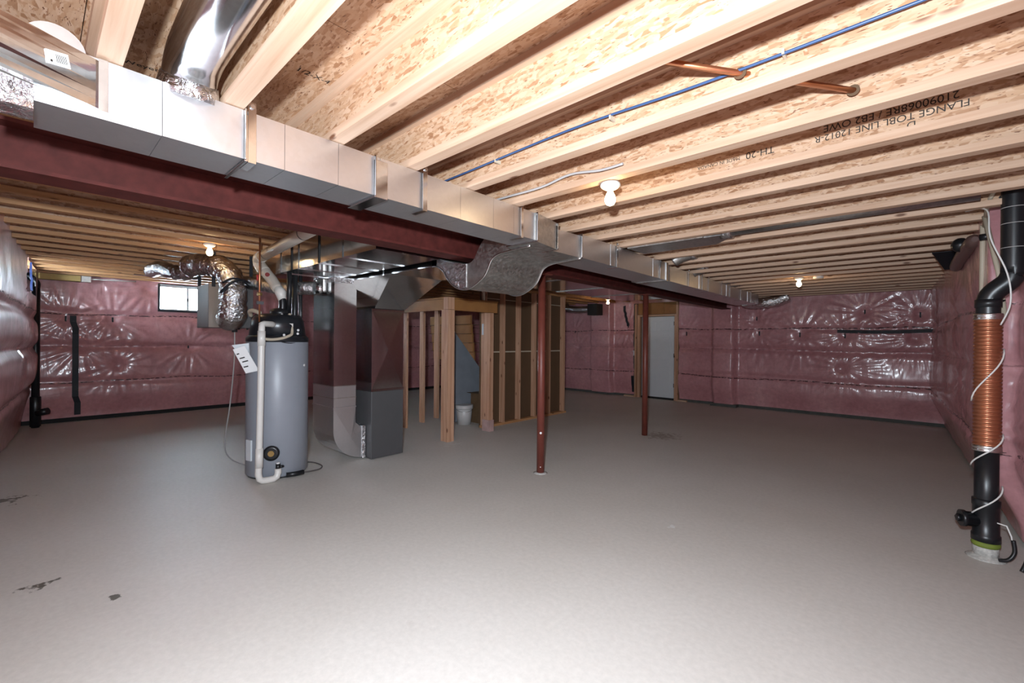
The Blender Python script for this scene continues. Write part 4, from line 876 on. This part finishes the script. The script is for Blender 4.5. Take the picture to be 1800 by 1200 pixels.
MB().tube(wrap(0.47, 0.26, 1.75, -1.35)+[Vector((SX+0.085, SY-0.05, 0.24)), Vector((SX+0.105, SY-0.05, 0.18)), Vector((SX+0.112, SY-0.05, 0.12))], 0.0045, 8).build('cable', 'white_cable', wc)
bh = thing('black_hose', 'thin black hose ends on the floor behind the drain stack', 'hose', (0.42, 4.12, 0))
MB().tube(smooth_path([(0.415, 4.12, 0.16), (0.42, 4.11, 0.09), (0.395, 4.10, 0.04), (0.355, 4.11, 0.02)], 5), 0.011, 10).build('hose', 'black_plastic', bh)
MB().tube(smooth_path([(0.47, 4.08, 0.14), (0.462, 4.05, 0.07), (0.44, 4.02, 0.012)], 5), 0.011, 10).build('hose', 'black_plastic', bh)
cpv = thing('cream_vent_pipes', 'pair of thin cream plastic pipes crossing beside the black stack', 'pipe', (0.25, 4.5, 1.2))
MB().tube([(0.335, 4.95, 0.50), (0.322, 4.90, 1.40), (0.315, 4.80, 1.80), (0.305, 4.62, 2.22)], 0.016, 12).build('pipe', 'cream_pipe', cpv)
MB().tube([(0.30, 4.45, 2.25), (0.36, 4.35, 1.85), (0.385, 4.30, 1.55)], 0.014, 12).build('pipe', 'cream_pipe', cpv)
MB().tube([(0.31, 4.62, 2.21), (0.30, 4.2, 2.29), (0.33, 4.0, 2.36)], 0.012, 12).build('pipe', 'cream_pipe', cpv)
MB().tube([(0.29, 4.60, 2.13), (0.34, 4.58, 2.13)], 0.024, 10).build('valve', 'black_plastic', cpv)
MB().tube([(0.372, 4.32, 1.66), (0.372, 4.32, 1.63)], 0.02, 10).build('clamp', 'black_plastic', cpv)
vd = thing('vent_duct', 'dark wrapped vent duct along the top of the right wall', 'duct', (0.22, 5.6, 2.1))
pa = smooth_path([(0.285, 4.95, 2.18), (0.255, 5.4, 2.16), (0.235, 5.9, 2.14), (0.23, 6.3, 2.14)], 5)
MB().tube(pa, [0.02]+[0.05]*(len(pa)-2)+[0.02], 16).build('sleeve', 'vent_wrap', vd)
MB().sphere((0.22, 5.3, 2.20), 0.06, 10).build('seal', 'black_plastic', vd)
MB().hexa([(0.05, 5.9, 2.245), (0.25, 5.9, 2.245), (0.25, 6.3, 2.12), (0.15, 6.3, 2.12), (0.05, 5.9, 2.249), (0.25, 5.9, 2.249), (0.25, 6.3, 2.125), (0.15, 6.3, 2.125)]).build('flap', 'black_tape', vd)

# ------------------------------------------------------------------ drain stack in left corner
dl2 = thing('corner_drain_stack', 'slim black drain stack with cleanout in the far left corner', 'pipe', (-9.80, 0.03, 0))
AX, AY = -9.80, 0.035
MB().lathe((AX, AY, 0), [(0.045, 0.0), (0.045, 2.12)], 20).build('stack_pipe', 'black_plastic', dl2)
MB().tube(smooth_path([(AX, AY, 2.10), (AX, AY, 2.18), (AX, AY-0.05, 2.25), (AX, AY-0.16, 2.33), (AX, AY-0.22, 2.42)], 4), 0.045, 16).build('upper_bend', 'black_plastic', dl2)
MB().lathe((AX, AY, 0), [(0.06, 0.02), (0.06, 0.46), (0.05, 0.47)], 20).build('cleanout_tee', 'black_plastic', dl2)
MB().tube([(AX+0.03, AY+0.02, 0.22), (AX+0.10, AY+0.13, 0.25)], 0.05, 16).build('cleanout_cap', 'black_plastic', dl2)
yb = thing('blocking_board', 'yellow wood blocking piece with grey box in the left corner under the joists', 'board', (-9.6, 0.3, 2.3))
MB().box(-9.95, -9.85, -0.02, 0.52, 2.25, 2.34).build('board', 'pad_yellow', yb)
MB().box(-9.95, -9.84, 0.53, 0.64, 2.25, 2.34).build('metal_box', 'galv_dull', yb)
MB().tube([(-9.86, 0.64, 2.30), (-9.86, 1.2, 2.32)], 0.008, 8).build('cable', 'white_cable', yb)
sb = thing('steel_junction_plate', 'small shiny metal plate under the joists left of the window', 'plate', (-8.9, 1.15, 2.33))
MB().box(-8.95, -8.85, 1.05, 1.28, 2.325, 2.343).build('plate', 'galv_shiny', sb, bevel=0.004)
jb = thing('ceiling_box', 'small white round box on the joists right of the far back bulb', 'box', (-1.05, 7.05, ZR))
MB().lathe((-1.03, 7.08, ZR), [(0.05, -0.03), (0.06, -0.025), (0.06, 0.0)], 18).build('cover', 'porcelain', jb)
